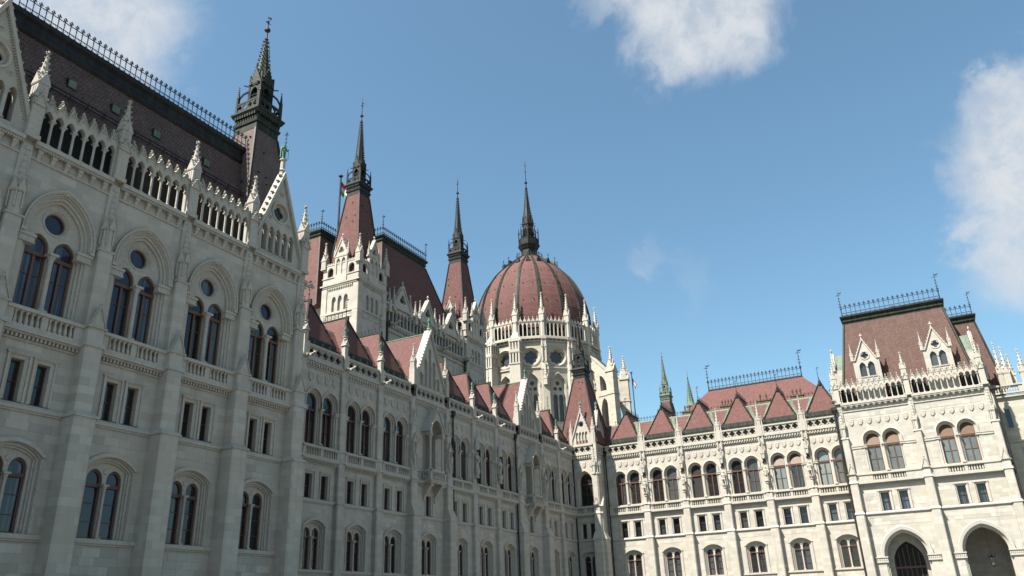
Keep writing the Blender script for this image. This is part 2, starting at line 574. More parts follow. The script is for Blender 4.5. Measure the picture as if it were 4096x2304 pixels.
def arcade(P, x0, x1, y, z, n, hcol, za, zh, zg, th=.26, m=None, r=.075, plain_top=False):
    uw = (x1-x0)/n
    b = MB().box(x0, x1, y-th*.62, y+th*.62, z-.10, z-.001)
    A = link('arcade', b.mesh('arcade_sill', m or CARVED), P)
    um = arch_unit_mesh(uw, hcol, za, zh, zg, th, m, plain_top)
    cm = column_mesh(r, hcol, m)
    for i in range(n):
        link('arch', um, A, (x0+uw*(i+.5), y, z))
    for i in range(n+1):
        link('column', cm, A, (x0+uw*i, y, z))
    return A
def statue_mesh(kind, m):
    def mk():
        b = MB()
        b.lathe([(.16, 0), (.17, .03), (.15, .05)], 8)
        if kind % 2 == 0:      # mantle to the ground, shield in front
            b.lathe([(.15, .05), (.14, .2), (.12, .38), (.10, .52), (.125, .62), (.15, .74), (.12, .82), (.05, .845)], 10, 0, 0, 0, 1, .72)
            b.xz([(-.10, .56), (.05, .56), (.05, .46), (-.02, .36), (-.10, .46)], -.15, -.11)
            b.bar((.15, -.02, .77), (.19, -.07, .60), .045, .038, 6)
            b.bar((.19, -.07, .60), (.10, -.16, .52), .038, .03, 6)
            b.bar((.10, -.16, .72), (.10, -.16, .10), .014, .008, 4)
            b.bar((-.15, -.02, .77), (-.19, -.06, .62), .045, .038, 6)
            b.bar((-.19, -.06, .62), (-.08, -.14, .52), .038, .03, 6)
        else:                  # legs apart, cloak behind, spear at the side
            for s_ in (-1, 1):
                b.bar((s_*.075, 0, .05), (s_*.06, 0, .28), .04, .05, 6)
                b.bar((s_*.06, 0, .28), (s_*.055, 0, .5), .05, .075, 6)
                b.octa((s_*.08, -.06, .065), .045, .09, .03)
            b.lathe([(.12, .42), (.10, .52), (.12, .64), (.15, .75), (.12, .82), (.05, .845)], 10, 0, 0, 0, 1, .7)
            b.xz([(-.15, .78), (.15, .78), (.2, .12), (-.18, .10)], .05, .10)
            b.bar((.15, 0, .77), (.2, -.02, .62), .045, .036, 6)
            b.bar((.2, -.02, .62), (.2, -.12, .7), .036, .03, 6)
            b.bar((.2, -.12, 1.02), (.2, -.12, .02), .012, .012, 4)
            b.bar((-.15, 0, .77), (-.2, -.03, .6), .045, .036, 6)
            b.bar((-.2, -.03, .6), (-.1, -.13, .5), .036, .03, 6)
            b.ball((-.1, -.14, .45), .09, 8, 4, 1, .3, 1.2)
        b.lathe([(.04, .83), (.038, .87)], 8)
        b.ball((0, -.01, .925), .062, 8, 6, .9, 1.05, 1.25)
        b.lathe([(.07, .955), (.062, .985), (.03, 1.005), (.002, 1.02)], 8)
        b.octa((0, -.075, .92), .012, .02, .02)
        return b.mesh('statue', m)
    return cached(('stat', kind, m.name), mk)
def shield_mesh(v):
    def mk():
        b = MB()
        o = [(-.30, .38), (0, .42), (.30, .38), (.30, -.02), (.22, -.22), (0, -.42), (-.22, -.22), (-.30, -.02)]
        i = inset(o, .8, 0, 0)
        b.loft([(o, 0), (o, -.075), (i, -.105), (i, -.085)])
        b.panel(i, [], -.085)
        if v == 0:
            b.box(-.2, .2, -.10, -.08, .02, .09)
            b.box(-.2, .2, -.10, -.08, .16, .22)
        elif v == 1:
            b.octa((0, -.09, .03), .12, .03, .17)
        elif v == 2:
            b.box(-.035, .035, -.10, -.08, -.25, .3)
            b.box(-.2, .2, -.10, -.08, .06, .12)
        elif v == 3:
            b.xz([(-.2, .25), (-.12, .28), (.16, -.1), (.1, -.17)], -.10, -.08)
        else:
            b.box(-.2, .2, -.10, -.08, -.02, .03)
            b.octa((-.09, -.09, .16), .06, .02, .08)
            b.octa((.09, -.09, .16), .06, .02, .08)
        return b.mesh('shield', CARVED)
    return cached(('sh', v), mk)
def gablet_mesh(w, h, d):       # small crocketed gable standing against a buttress
    def mk():
        b = MB()
        b.xz([(-w, 0), (w, 0), (0, h*.78)], -d, 0)
        e = .05
        for s_ in (-1, 1):
            b.xz([(s_*w*1.12, -.02), (0, h*.80-e), (0, h*.80+e), (s_*w*1.12, .08)], -d-.07, .0)
            for q in (.2, .45, .7):
                b.octa((s_*w*1.1*(1-q), -d-.02, h*.8*q+.1), .075, .09, .07)
        b.lathe([(.045, h*.76), (.05, h*.86), (.11, h*.91), (.03, h*.95), (.01, h)], 6, 0, -d*.8)
        return b.mesh('gablet', CARVED)
    return cached(('gab', w, h, d), mk)
def canopy_mesh(w, hs, ht):     # niche shaft with three gablets and a crocketed spirelet, against a wall
    def mk():
        b = MB()
        b.lathe([(w, 0), (w*.96, hs)], 8, 0, 0, PI/8)
        for k in (-1, 0, 1):
            o = len(b.v)
            b.xz([(-w*.62, hs-.02), (w*.62, hs-.02), (0, hs+w*1.9)], -w*1.18, -w*.6)
            b.lathe([(w*.14, hs*.25), (w*.14, hs*.95)], 5, -w*.62, -w*.95)
            b.octa((0, -w*1.0, hs+w*2.05), w*.2, w*.2, w*.3)
            for q in (.3, .65):
                b.octa((-w*.62*(1-q), -w*1.05, hs+w*1.9*q+.04), w*.16)
                b.octa((w*.62*(1-q), -w*1.05, hs+w*1.9*q+.04), w*.16)
            b.box(-w*.66, w*.66, -w*1.12, -w*.7, hs-.09, hs-.02)
            b.rot(o, k*PI/3)
        b.lathe([(w*.8, hs), (w*.13, ht*.93)], 8, 0, 0, PI/8)
        for q in range(6):
            t = (q+.6)/6.5
            r = w*.8+(w*.13-w*.8)*t
            for a in (-PI/2, -PI/2-.9, -PI/2+.9):
                b.octa((r*1.1*math.cos(a), r*1.1*math.sin(a), hs+(ht*.93-hs)*t), w*.24*(1-.4*t))
        b.box(-w*.4, w*.4, -w*.25, w*.1, ht*.93, ht*.96)
        b.lathe([(w*.16, ht*.9), (w*.22, ht)], 6)
        return b.mesh('canopy', CARVED)
    return cached(('can', w, hs, ht), mk)

# ---------------------------------------------------------------- windows
def win_object(P, cx, key, build, y=0.0):
    me = cached(key, build)
    return link('window', me, P, (cx, y, 0))
def lancet_parts(W, off, hw, z0, zs, za, yf, wood, glass, mull=False, tag_=None, transom=None, bars=(.5,)):
    k = (off, hw, z0, zs, za, yf, wood.name, mull, transom, bars)
    def mkf():
        b = MB()
        A = arch(hw, z0, zs, za, 6)
        I = arch(hw-.115, z0+.10, zs, za-.13, 6)
        b.loft([(A, yf), (I, yf), (I, yf+.09)])
        tz = transom if transom else zs-.12
        b.box(-hw, hw, yf-.06, yf+.07, tz-.12, tz+.07)
        if mull:
            b.box(-.065, .065, yf-.02, yf+.06, z0, tz)
        for q in bars:
            zz = z0+(tz-z0)*q
            b.box(-hw, hw, yf+.03, yf+.07, zz-.018, zz+.018)
        return b.mesh('frame', wood)
    fm = cached(('lf',)+k, mkf)
    def mkp():
        b = MB()
        b.panel(arch(hw-.03, z0+.02, zs, za-.03, 6), [], yf+.08)
        return b.mesh('pane', glass)
    pm = cached(('lp', glass.name)+k, mkp)
    link('frame', fm, W, (off, 0, 0))
    link('pane', pm, W, (off, 0, 0))
def ground_window(P, cx, y=0.0, glass=None, jamb=True):
    def mk():
        b = MB()
        O = lambda hw, za: arch(hw, 6.02, 9.5, za, 7)
        b.loft([(O(1.36, 10.12), 0), (O(1.36, 10.12), .13), (O(1.24, 10.0), .13), (O(1.24, 10.0), .24), (O(1.15, 9.9), .24), (O(1.15, 9.9), .36)])
        tym = O(1.15, 9.9)
        lan = [arch(.45, 6.05, 9.05, 9.56, 6, s*.57) for s in (-1, 1)]
        b.panel(tym, lan, .36)
        for l in lan:
            b.loft([(l, .36), (l, .62)])
        b.lathe([(.16, 0), (.13, .05), (.09, .06)], 10)   # tympanum boss, turned to the front below
        o = len(b.v)-30
        b.v[o:] = [(p[0], .36-p[2], 9.45+p[1]) for p in b.v[o:]]
        return b.mesh('ground_window_surround', CARVED)
    W = win_object(P, cx, 'gw', mk, y)
    for s in (-1, 1):
        lancet_parts(W, s*.57, .45, 6.05, 9.05, 9.56, .48, WOODR, glass or GLASS, bars=(.32, .66), transom=8.75)
    link('column', column_mesh(.085, 2.72), W, (0, .26, 6.05))
    def mh():
        b = MB()
        o, i = arch(1.60, 9.52, 9.62, 10.36, 8), arch(1.40, 9.52, 9.58, 10.16, 8)
        b.loft([(i[1:-1], -.02), (i[1:-1], -.13), (o[1:-1], -.13), (o[1:-1], .01)], False)
        j = .085
        for s in (-1, 1):
            b.box(min(s*1.38, s*1.55), max(s*1.38, s*1.55), -.06, .01, 6.05, 9.55)
            for q in range(24):
                z = 6.7+q*.115
                b.box(s*1.465-.035, s*1.465+.035, -.085, -.05, z, z+.055)
        return b.mesh('hood_moulding', CARVED)
    link('hood_moulding', cached('gwh', mh), W)
    return W
def ground_sill(P, x0, x1, y=0.0):
    link('sill', MB().box(x0, x1, y-.16, y+.35, 5.80, 6.015).box(x0, x1, y-.08, y, 5.70, 5.80).mesh('sill', CARVED), P)
def mezz_window(P, cx, off, hw, y=0.0, glass=None, z0=12.0, z1=14.12):
    def mk():
        b = MB()
        o, m1, m2, i = (rect(-hw-q, hw+q, z0-(.0 if q else -.02), z1+q) for q in (.27, .17, .08, 0))
        o = rect(-hw-.27, hw+.27, z0, z1+.27)
        b.loft([(rect(-hw-.27, hw+.27, z0, z1+.27), .02), (rect(-hw-.27, hw+.27, z0, z1+.27), -.09), (rect(-hw-.16, hw+.16, z0, z1+.16), -.09),
                (rect(-hw-.16, hw+.16, z0, z1+.16), -.02), (rect(-hw, hw, z0, z1), .05), (rect(-hw, hw, z0, z1), .48)])
        b.box(-hw-.33, hw+.33, -.13, -.0, z1+.22, z1+.30)
        return b.mesh('mezzanine_window_surround', CARVED)
    W = win_object(P, cx+off, ('mw', hw, z0, z1), mk, y)
    def mf():
        b = MB()
        b.loft([(rect(-hw, hw, z0, z1), .38), (rect(-hw+.07, hw-.07, z0+.07, z1-.07), .38), (rect(-hw+.07, hw-.07, z0+.07, z1-.07), .45)])
        b.box(-hw, hw, .37, .44, (z0+z1)/2-.02, (z0+z1)/2+.02)
        return b.mesh('frame', WOODR)
    link('frame', cached(('mwf', hw, z0, z1), mf), W)
    g = glass or GLASS
    link('pane', cached(('mwp', hw, z0, z1, g.name), lambda: MB().panel(rect(-hw, hw, z0, z1), [], .45).mesh('pane', g)), W)
    return W
def blind_parts(W, off, hw, zs, za, yf, z_low):
    def mk():
        b = MB()
        z = z_low
        c = (max(za-zs, hw)**2-hw*hw)/(2*hw)
        RR = c+hw
        while z < za-.12:
            w = hw-.03
            if z > zs:
                w = max(.03, -(c-math.sqrt(max(0, RR*RR-(z-zs+.1)**2)))-.02)
            b.yz([(yf-.06, z), (yf-.02, z+.075), (yf+.01, z+.075), (yf-.03, z)], -w, w)
            z += .088
        b.box(-hw+.03, hw-.03, yf-.08, yf, z_low-.10, z_low)
        return b.mesh('blind', SLAT)
    link('blind', cached(('bl', hw, zs, za, yf, z_low), mk), W, (off, 0, 0))
def paired_window(P, cx, y=0.0, off=1.13, hw=.77, glass=(None, None), blind=(0, 0), open_=(0, 0), wood=None):
    z0, zs, za = 16.72, 20.1, 21.5
    ZS = 20.72
    G = lambda d, o=0: arch(hw+d, z0, ZS, za+d*1.1, 7, o)
    def mk():
        b = MB()
        for s in (-1, 1):
            o = s*off
            b.loft([(G(.26, o), 0), (G(.26, o), .10), (G(.14, o), .12), (G(.14, o), .22), (G(.05, o), .24), (G(0, o), .30), (G(0, o), .56)])
            h1, h2 = arch(hw+.29, zs, ZS, za+.34, 8, o), arch(hw+.43, zs, ZS, za+.52, 8, o)
            b.loft([(h1, 0), (h1, -.15), (h2, -.12), (h2, 0)], False)
        e = off+hw
        for s in (-1, 1):
            a, c = s*(e+.02), s*(e+.62)
            b.box(min(a, c), max(a, c), -.10, .0, zs-.32, zs-.04)
            b.box(min(a, c), max(a, c), -.15, .0, zs-.10, zs+.02)
            b.octa((s*(e+.37), -.08, zs+.06), .11)
        b.octa((0, -.1, zs+.42), .10)
        return b.mesh('paired_window_surround', CARVED)
    W = win_object(P, cx, ('pw', off, hw), mk, y)
    for s, g, bl, op in zip((-1, 1), glass, blind, open_):
        lancet_parts(W, s*off, hw, z0+.02, ZS, za, .40, wood or WOOD, (VOID if op else g or GLASS), mull=not op, bars=(.48,) if not op else (), transom=zs-.12)
        if bl:
            blind_parts(W, s*off, hw, ZS, za, .40, bl)
    link('column', column_mesh(.125, zs-z0-.02), W, (0, -.02, z0+.02))
    for s in (-1, 1):
        link('column', column_mesh(.075, zs-z0-.3), W, (s*(off+hw+.10), .12, z0+.02))
    return W
def tracery_window(P, cx, y=0.0, glass=None):
    z0, zs, za = 16.72, 20.55, 23.15
    Q = lambda hw, z: arch(hw, z0, 21.0, z, 10)
    def mk():
        b = MB()
        b.loft([(Q(1.72, 23.3), 0), (Q(1.72, 23.3), .10), (Q(1.60, 23.14), .12), (Q(1.60, 23.14), .24), (Q(1.46, 22.98), .26), (Q(1.46, 22.98), .40)])
        lan = [arch(.61, z0+.02, 20.25, 20.98, 7, s*.74) for s in (-1, 1)]
        oc = circle(0, 21.85, .64, 24)
        b.panel(Q(1.46, 22.98), lan+[oc], .40)
        for l in lan:
            b.loft([(l, .40), (l, .78)])
        b.loft([(oc, .40), (circle(0, 21.85, .57, 24), .52), (circle(0, 21.85, .57, 24), .8)])
        b.loft([(circle(0, 21.85, .70, 24), .40), (circle(0, 21.85, .70, 24), .36), (circle(0, 21.85, .77, 24), .36), (circle(0, 21.85, .77, 24), .40)])
        for s in (-1, 1):
            a, c = s*1.18, s*1.99
            b.box(min(a, c), max(a, c), -.06, .30, 20.12, 20.46)
            b.box(min(a, c)-.04, max(a, c)+.04, -.13, .30, 20.42, 20.58)
            b.box(min(a, c)-.03, max(a, c)+.03, -.10, .30, 20.08, 20.15)
        return b.mesh('tracery_window_surround', CARVED)
    W = win_object(P, cx, 'tw', mk, y)
    for s in (-1, 1):
        lancet_parts(W, s*.74, .61, z0+.02, 20.25, 20.98, .52, WOOD, glass or GLASS, mull=True, bars=(.62,), transom=19.9)
    link('column', column_mesh(.13, 20.0-z0-.02), W, (0, .22, z0+.02))
    b = lambda: MB().loft([(circle(0, 21.85, .57, 24), .62), (circle(0, 21.85, .51, 24), .62), (circle(0, 21.85, .51, 24), .70)]).mesh('frame', WOOD)
    link('frame', cached('twof', b), W)
    link('pane', cached('twop', lambda: MB().panel(circle(0, 21.85, .57, 24), [], .71).mesh('pane', GLASSB)), W)
    def mh():
        h = MB()
        i, o = arch(1.78, 20.75, 21.0, 23.40, 12), arch(2.02, 20.75, 21.0, 23.70, 12)
        m_ = arch(1.93, 20.75, 21.0, 23.59, 12)
        h.loft([(i, 0), (i, -.10), (m_, -.20), (o, -.20), (o, 0)], False)
        n = len(i)
        for k in range(n-1):
            p, q = Vector((i[k][0], i[k][1])), Vector((i[k+1][0], i[k+1][1]))
            cnt = max(1, int((q-p).length/.12))
            for j in range(cnt):
                c = p+(q-p)*((j+.5)/cnt)
                h.box(c.x-.03+(.10 if c.x > 0 else -.10 if c.x < -.05 else 0), c.x+.03+(.10 if c.x > 0 else -.10 if c.x < -.05 else 0), -.235, -.12, c.y+.02, c.y+.09)
        for s in (-1, 1):
            h.box(s*1.9-.14, s*1.9+.14, -.2, .0, 20.6, 20.78)
        return h.mesh('hood_moulding', CARVED)
    link('hood_moulding', cached('twh', mh), W)
    return W

# ---------------------------------------------------------------- horizontal courses
def dentils(P, x0, x1, y0, y1, z0, z1, step, name='dentil_course', m=None):
    b = MB()
    n = max(1, int(round((x1-x0)/step)))
    s = (x1-x0)/n
    for i in range(n):
        b.box(x0+s*(i+.25), x0+s*(i+.75), y0, y1, z0, z1)
    return stuff(link(name, b.mesh(name, m or CARVED), P))
def balustrade(P, x0, x1, yo=0.0, z0=15.5, z1=16.55, panels=2, per=6, dep=.44, pitch=.285):
    b = MB()
    b.box(x0, x1, yo-dep, yo, z0, z0+.16)
    b.box(x0, x1, yo-dep-.07, yo+.02, z1-.17, z1)
    w = x1-x0
    pw = min((w-.3)/panels-.12, per*pitch)
    cs = [x0+w*(k+.5)/panels for k in range(panels)]
    if panels == 2:
        g = pw/2+.17
        cs = [(x0+x1)/2-g, (x0+x1)/2+g]
    edges = [x0]
    for c in cs:
        edges += [c-pw/2, c+pw/2]
    edges.append(x1)
    for k in range(0, len(edges), 2):
        if edges[k+1]-edges[k] > .02:
            b.box(edges[k], edges[k+1], yo-dep+.03, yo, z0+.16, z1-.17)
    B = link('balustrade', b.mesh('balustrade_rails', CARVED), P)
    bm = baluster_mesh(round(z1-z0-.33, 3))
    for c in cs:
        for i in range(per):
            link('baluster', bm, B, (c-pw/2+pw*(i+.5)/per, yo-dep+.13, z0+.16))
    return B
def quatrefoil_parapet(P, x0, x1, y, n=5, z0=24.6, z1=25.95, m=None):
    w = x1-x0
    def mk():
        b = MB()
        d = min((w-.36)/n, .98)
        cz = (z0+z1)/2-.02
        xs = [(-(n-1)/2+i)*d for i in range(n)]
        holes = [foil(x, cz, min(d*.43, .45), 4, 5) for x in xs]
        o = rect(-w/2, w/2, z0+.2, z1-.2)
        sm = []
        for i in range(n-1):
            for s in (-1, 1):
                xx = (xs[i]+xs[i+1])/2
                sm.append([(xx-.09, cz+s*.36), (xx, cz+s*.22), (xx+.09, cz+s*.36)])
        for yy in (-.11, .11):
            b.panel(o, holes+sm, yy)
        for h in holes+sm:
            b.loft([(h, -.11), (h, .11)])
        for x in xs:
            b.loft([(circle(x, cz, d*.47, 20), -.11), (circle(x, cz, d*.47, 20), -.16), (circle(x, cz, d*.42, 20), -.16), (circle(x, cz, d*.42, 20), -.11)])
        b.box(-w/2, w/2, -.2, .16, z0, z0+.2)
        b.box(-w/2, w/2, -.24, .2, z1-.2, z1)
        b.box(-w/2, w/2, -.17, .14, z1-.27, z1-.2)
        return b.mesh('quatrefoil_parapet', m or CARVED)
    return link('parapet', cached(('qp', round(w, 2), n, z0, z1), mk), P, ((x0+x1)/2, y, 0))
def shields(P, cx, n, pitch, z, y=0.0):
    for i in range(n):
        link('shield', shield_mesh(random.randrange(5)), P, (cx+(i-(n-1)/2)*pitch, y, z))
def wall_mesh(P, panels, y=0.0, m=None, name='wall', extra=None):
    b = MB()
    for outer, holes in panels:
        b.panel(outer, holes, y)
    if extra:
        extra(b)
    return link(name, b.mesh(name, m or STONE), P)
_blk = None
def stone_blocks(P, W, x0, x1, z0, z1, avoid, count, seed, y=-.006):
    global _blk
    if _blk is None:
        _blk = MB().box(-.5, .5, -.5, .5, -.5, .5).mesh('stone_block', BLOCK)
    rs = random.Random(seed)
    spots = []
    rh = .43
    k0, k1 = int(z0/rh), int(z1/rh)
    for k in range(k0, k1):
        x = x0+rs.uniform(0, .6)
        while x < x1-.5:
            w = rs.uniform(.6, 1.35)
            a = (x+.006, min(x+w, x1)-.006, k*rh+.006, (k+1)*rh-.006)
            if a[2] > z0 and a[3] < z1 and not any(a[0] < q[1] and a[1] > q[0] and a[2] < q[3] and a[3] > q[2] for q in avoid):
                spots.append(a)
            x += w
    rs.shuffle(spots)
    for a in spots[:count]:
        o = link('stone_block', _blk, W, ((a[0]+a[1])/2, y, (a[2]+a[3])/2))
        o.scale = (a[1]-a[0], .016, a[3]-a[2])

# ---------------------------------------------------------------- iron work and roofs
def crest_post_mesh(h, m, big):
    def mk():
        b = MB()
        t = .022 if not big else .032
        b.box(-t, t, -t, t, 0, h*.86)
        b.octa((0, 0, h*.93), h*.05, h*.05, h*.07)
        for a in (0, PI/2):
            o = len(b.v)
            b.octa((-h*.075, 0, h*.84), h*.045)
            b.octa((h*.075, 0, h*.84), h*.045)
            b.bar((0, 0, h*.70), (-h*.08, 0, h*.83), t*.6)
            b.bar((0, 0, h*.70), (h*.08, 0, h*.83), t*.6)
            b.rot(o, a)
        b.octa((0, 0, h*.58), h*.05, h*.02, h*.05)
        b.octa((0, 0, h*.25), h*.045, h*.02, h*.04)
        return b.mesh('crest_post', m)
    return cached(('cp', h, m.name, big), mk)
def cresting(P, p0, p1, h, step, m=None, ends=0.0, big=False):
    m = m or IRON
    p0, p1 = Vector(p0), Vector(p1)
    L = (p1-p0).length
    b = MB()
    for z in (.06, .26, .70):
        b.bar((0, 0, h*z), (L, 0, h*z), .028 if not big else .04)
    n = max(2, int(round(L/step)))
    for i in range(n):
        b.bar((L*i/n, 0, h*.06), (L*(i+.5)/n, 0, h*.26), .014)
        b.bar((L*(i+.5)/n, 0, h*.26), (L*(i+1)/n, 0, h*.06), .014)
    A = link('cresting', b.mesh('cresting_rails', m), P, p0, math.atan2(p1.y-p0.y, p1.x-p0.x))
    pm = crest_post_mesh(h, m, big)
    for i in range(n+1):
        link('crest_post', pm, A, (L*i/n, 0, 0))
    if ends:
        for x in (0, L):
            link('finial_mast', finial_mesh(ends, m), A, (x, 0, 0))
    return A
def finial_mesh(h, m):
    def mk():
        b = MB()
        r = max(.03, h*.012)
        b.lathe([(r*1.8, 0), (r*1.3, h*.25), (r*3, h*.32), (r, h*.38), (r*.8, h*.7), (r*2.2, h*.74), (r*.6, h*.78), (r*.4, h)], 6)
        for z, w in ((.5, .06), (.86, .09), (.62, .05)):
            b.box(-h*w, h*w, -r*.5, r*.5, h*z-r*.6, h*z+r*.6)
            b.box(-r*.5, r*.5, -h*w, h*w, h*z-r*.6, h*z+r*.6)
        b.xz([(0, h*.9), (h*.12, h*.93), (h*.14, h*.97), (0, h*.95)], -r*.3, r*.3)
        return b.mesh('finial_mast', m)
    return cached(('fin', h, m.name), mk)
def spire_set(T, cx, cy, z1, u, zc, zb, zt, m, octagon=False):
    """copper cap on a tile tower roof: cornice, gallery, louvred lantern, crocketed spire, finial; children of T"""
    key = (z1, u, zc, zb, zt, m.name)
    L = (cx, cy, 0)
    def corn():
        b = MB()
        for a, c, za, zb_ in ((1.02, 1.02, 0, .55), (1.10, 1.14, .55, .75), (1.05, 1.05, .75, 1.25), (1.16, 1.26, 1.25, 1.48), (1.30, 1.30, 1.48, 1.62), (1.2, 1.16, 1.62, 1.75)):
            b.frus((-a*u, a*u, -a*u, a*u), z1+za*u, (-c*u, c*u, -c*u, c*u), z1+zb_*u)
        for k in range(4):
            o = len(b.v)
            for i in range(9):
                x = (-1+2*(i+.5)/9)*u
                b.box(x-.06*u, x+.06*u, -1.2*u, -1.0*u, z1+1.1*u, z1+1.3*u)
            b.rot(o, k*PI/2)
        return b.mesh('spire_cornice', m)
    link('spire_cornice', cached(('sc',)+key, corn), T, L)
    def gal():
        b = MB()
        for k in range(4):
            o = len(b.v)
            b.box(-1.06*u, 1.06*u, -1.08*u, -.98*u, z1+2.42*u, z1+2.55*u)
            b.box(-1.06*u, 1.06*u, -1.07*u, -.99*u, z1+1.75*u, z1+1.85*u)
            oo = rect(-1.04*u, 1.04*u, z1+1.85*u, z1+2.42*u)
            hs_ = [foil(x*u, z1+2.13*u, .21*u, 4, 4) for x in (-.72, -.24, .24, .72)]
            b.panel(oo, hs_, -1.06*u)
            b.panel(oo, hs_, -1.0*u)
            b.rot(o, k*PI/2)
        return b.mesh('gallery', m)
    link('gallery', cached(('sg',)+key, gal), T, L)
    def lan():
        b = MB()
        w = .56*u
        za, zb_ = z1+1.6*u, z1+4.55*u
        for k in range(4):
            o = len(b.v)
            op = arch(.32*u, z1+1.9*u, z1+3.5*u, z1+4.0*u, 6)
            b.panel(rect(-w, w, za, zb_), [op], -w)
            b.loft([(op, -w), (op, -w*.8)])
            b.loft([(arch(.40*u, z1+1.9*u, z1+3.5*u, z1+4.12*u, 6), -w), (arch(.40*u, z1+1.9*u, z1+3.5*u, z1+4.12*u, 6), -w-.06*u), (op, -w-.06*u), (op, -w)], False)
            for q in range(5):
                z = z1+(2.45+q*.24)*u
                b.yz([(-w*1.0, z), (-w*.8, z+.14*u), (-w*.78, z+.10*u), (-w*.98, z-.05*u)], -.32*u, .32*u)
            b.loft([(circle(0, z1+3.75*u, .24*u, 12), -w*.95), (circle(0, z1+3.75*u, .24*u, 12), -w*.85), (circle(0, z1+3.75*u, .17*u, 12), -w*.85), (circle(0, z1+3.75*u, .17*u, 12), -w*.95)])
            b.xz([(-w*1.05, zb_-.25*u), (w*1.05, zb_-.25*u), (0, zb_+1.15*u)], -w*1.16, -w*.5)
            for s in (-1, 1):
                for q in (.2, .4, .6, .8):
                    b.octa((s*w*1.1*(1-q), -w*1.1, zb_-.1*u+1.25*u*q), .07*u)
            b.octa((0, -w*1.05, zb_+1.35*u), .08*u, .08*u, .2*u)
            b.box(-w*1.08, -w*.86, -w*1.08, -w*.86, za, zb_+.6*u)
            b.bar((-w*.9, -w*.9, zb_-.35*u), (-w*1.5, -w*1.5, zb_-.3*u), .05*u, .04*u)
            b.rot(o, k*PI/2)
        b.box(-w*.6, w*.6, -w*.6, w*.6, za, zb_)
        return b.mesh('lantern', m)
    link('lantern', cached(('sl',)+key, lan), T, L)
    def sp():
        b = MB()
        r0, za, zb_ = .68*u, z1+4.2*u, zc
        b.lathe([(r0, za), (r0*.60, za+(zb_-za)*.42), (.075*u, zb_)], 8, rot=PI/8)
        return b.mesh('spire', m)
    link('spire', cached(('ss',)+key, sp), T, L)
    def cr():
        b = MB()
        r0, za, zb_ = .68*u, z1+4.2*u, zc
        n = int((zb_-za)/(.36*u))
        for i in range(n):
            t = (i+.5)/n
            r = r0+(r0*.6-r0)*t/.42 if t < .42 else r0*.6+(.085*u-r0*.6)*(t-.42)/.58
            for k in range(8):
                a = PI/8+PI/4*k
                z = za+(zb_-za)*t
                b.bar((r*.98*math.cos(a), r*.98*math.sin(a), z), ((r+.13*u)*math.cos(a), (r+.13*u)*math.sin(a), z+.03*u), .035*u, .05*u)
        return b.mesh('crockets', m)
    stuff(link('crockets', cached(('sk',)+key, cr), T, L))
    def fi():
        b = MB()
        b.lathe([(.085*u, zc), (.16*u, zc+.08*u), (.07*u, zc+.2*u), (.06*u, zb-.2*u), (.22*u, zb-.05*u), (.22*u, zb+.08*u), (.06*u, zb+.22*u), (.025*u, zt)], 8)
        zm = zb+(zt-zb)*.55
        b.box(-.22*u, .22*u, -.02*u, .02*u, zm, zm+.05*u)
        b.box(-.02*u, .02*u, -.22*u, .22*u, zm+.2*u, zm+.25*u)
        b.octa((0, 0, zm+.12*u), .12*u, .12*u, .14*u)
        b.xz([(-.15*u, zm+.5*u), (.3*u, zm+.55*u), (.3*u, zm+.7*u)], -.012*u, .012*u)
        return b.mesh('finial', m)
    link('finial', cached(('sf',)+key, fi), T, L)
    def cp():
        b = MB()
        b.box(-.09*u, .09*u, -.09*u, .09*u, 0, 1.35*u)
        b.lathe([(.13*u, 1.35*u), (.10*u, 1.5*u), (.02*u, 2.3*u)], 6)
        for q in range(4):
            b.octa((0, 0, (1.5+q*.2)*u), (.13-.02*q)*u, (.13-.02*q)*u, .05*u)
        b.octa((0, 0, 2.3*u), .06*u, .06*u, .1*u)
        return b.mesh('corner_pinnacle', m)
    cpm = cached(('cpn', u, m.name), cp)
    def st():
        b = MB()
        pts = [(1.0, 1.0), (.94, 1.4), (.80, 1.75), (.56, 2.05)]
        for p, q in zip(pts, pts[1:]):
            b.bar((-p[0]*u, -p[0]*u, p[1]*u), (-q[0]*u, -q[0]*u, q[1]*u), .075*u)
        return b.mesh('strut', m)
    stm = cached(('stt', u, m.name), st)
    for k in range(4):
        a = k*PI/2
        c, s = math.cos(a), math.sin(a)
        link('corner_pinnacle', cpm, T, (cx+(c-s)*1.02*u*-1, cy+(s+c)*1.02*u*-1, z1+1.7*u))
        link('strut', stm, T, (cx, cy, z1+1.75*u), a)
def tower_roof(P, cx, cy, z0, w0, z1, u, zc, zb, zt, tile, cop, hip=None):
    b = MB()
    b.frus((cx-w0, cx+w0, cy-w0, cy+w0), z0, (cx-u, cx+u, cy-u, cy+u), z1)
    T = link('tower_roof', b.mesh('tower_roof', tile), P)
    for sx, sy in ((-1, -1), (1, -1), (1, 1), (-1, 1)):
        h = MB().bar((cx+sx*w0, cy+sy*w0, z0), (cx+sx*u, cy+sy*u, z1), .14, .12, 6)
        link('hip_flashing', h.mesh('hip_flashing', hip or cop), T)
    k = MB()
    for q in range(18):         # snow hooks on the slopes
        t = random.uniform(.1, .95)
        w = w0+(u-w0)*t
        s = random.uniform(-.7, .7)*w
        z = z0+(z1-z0)*t
        if q % 2:
            k.box(cx+s-.07, cx+s+.07, cy-w-.12, cy-w+.02, z-.03, z+.05)
        else:
            k.box(cx-w-.12, cx-w+.02, cy+s-.07, cy+s+.07, z-.03, z+.05)
    stuff(link('roof_hooks', k.mesh('roof_hooks', IRON), T))
    spire_set(T, cx, cy, z1, u, zc, zb, zt, cop)
    return T
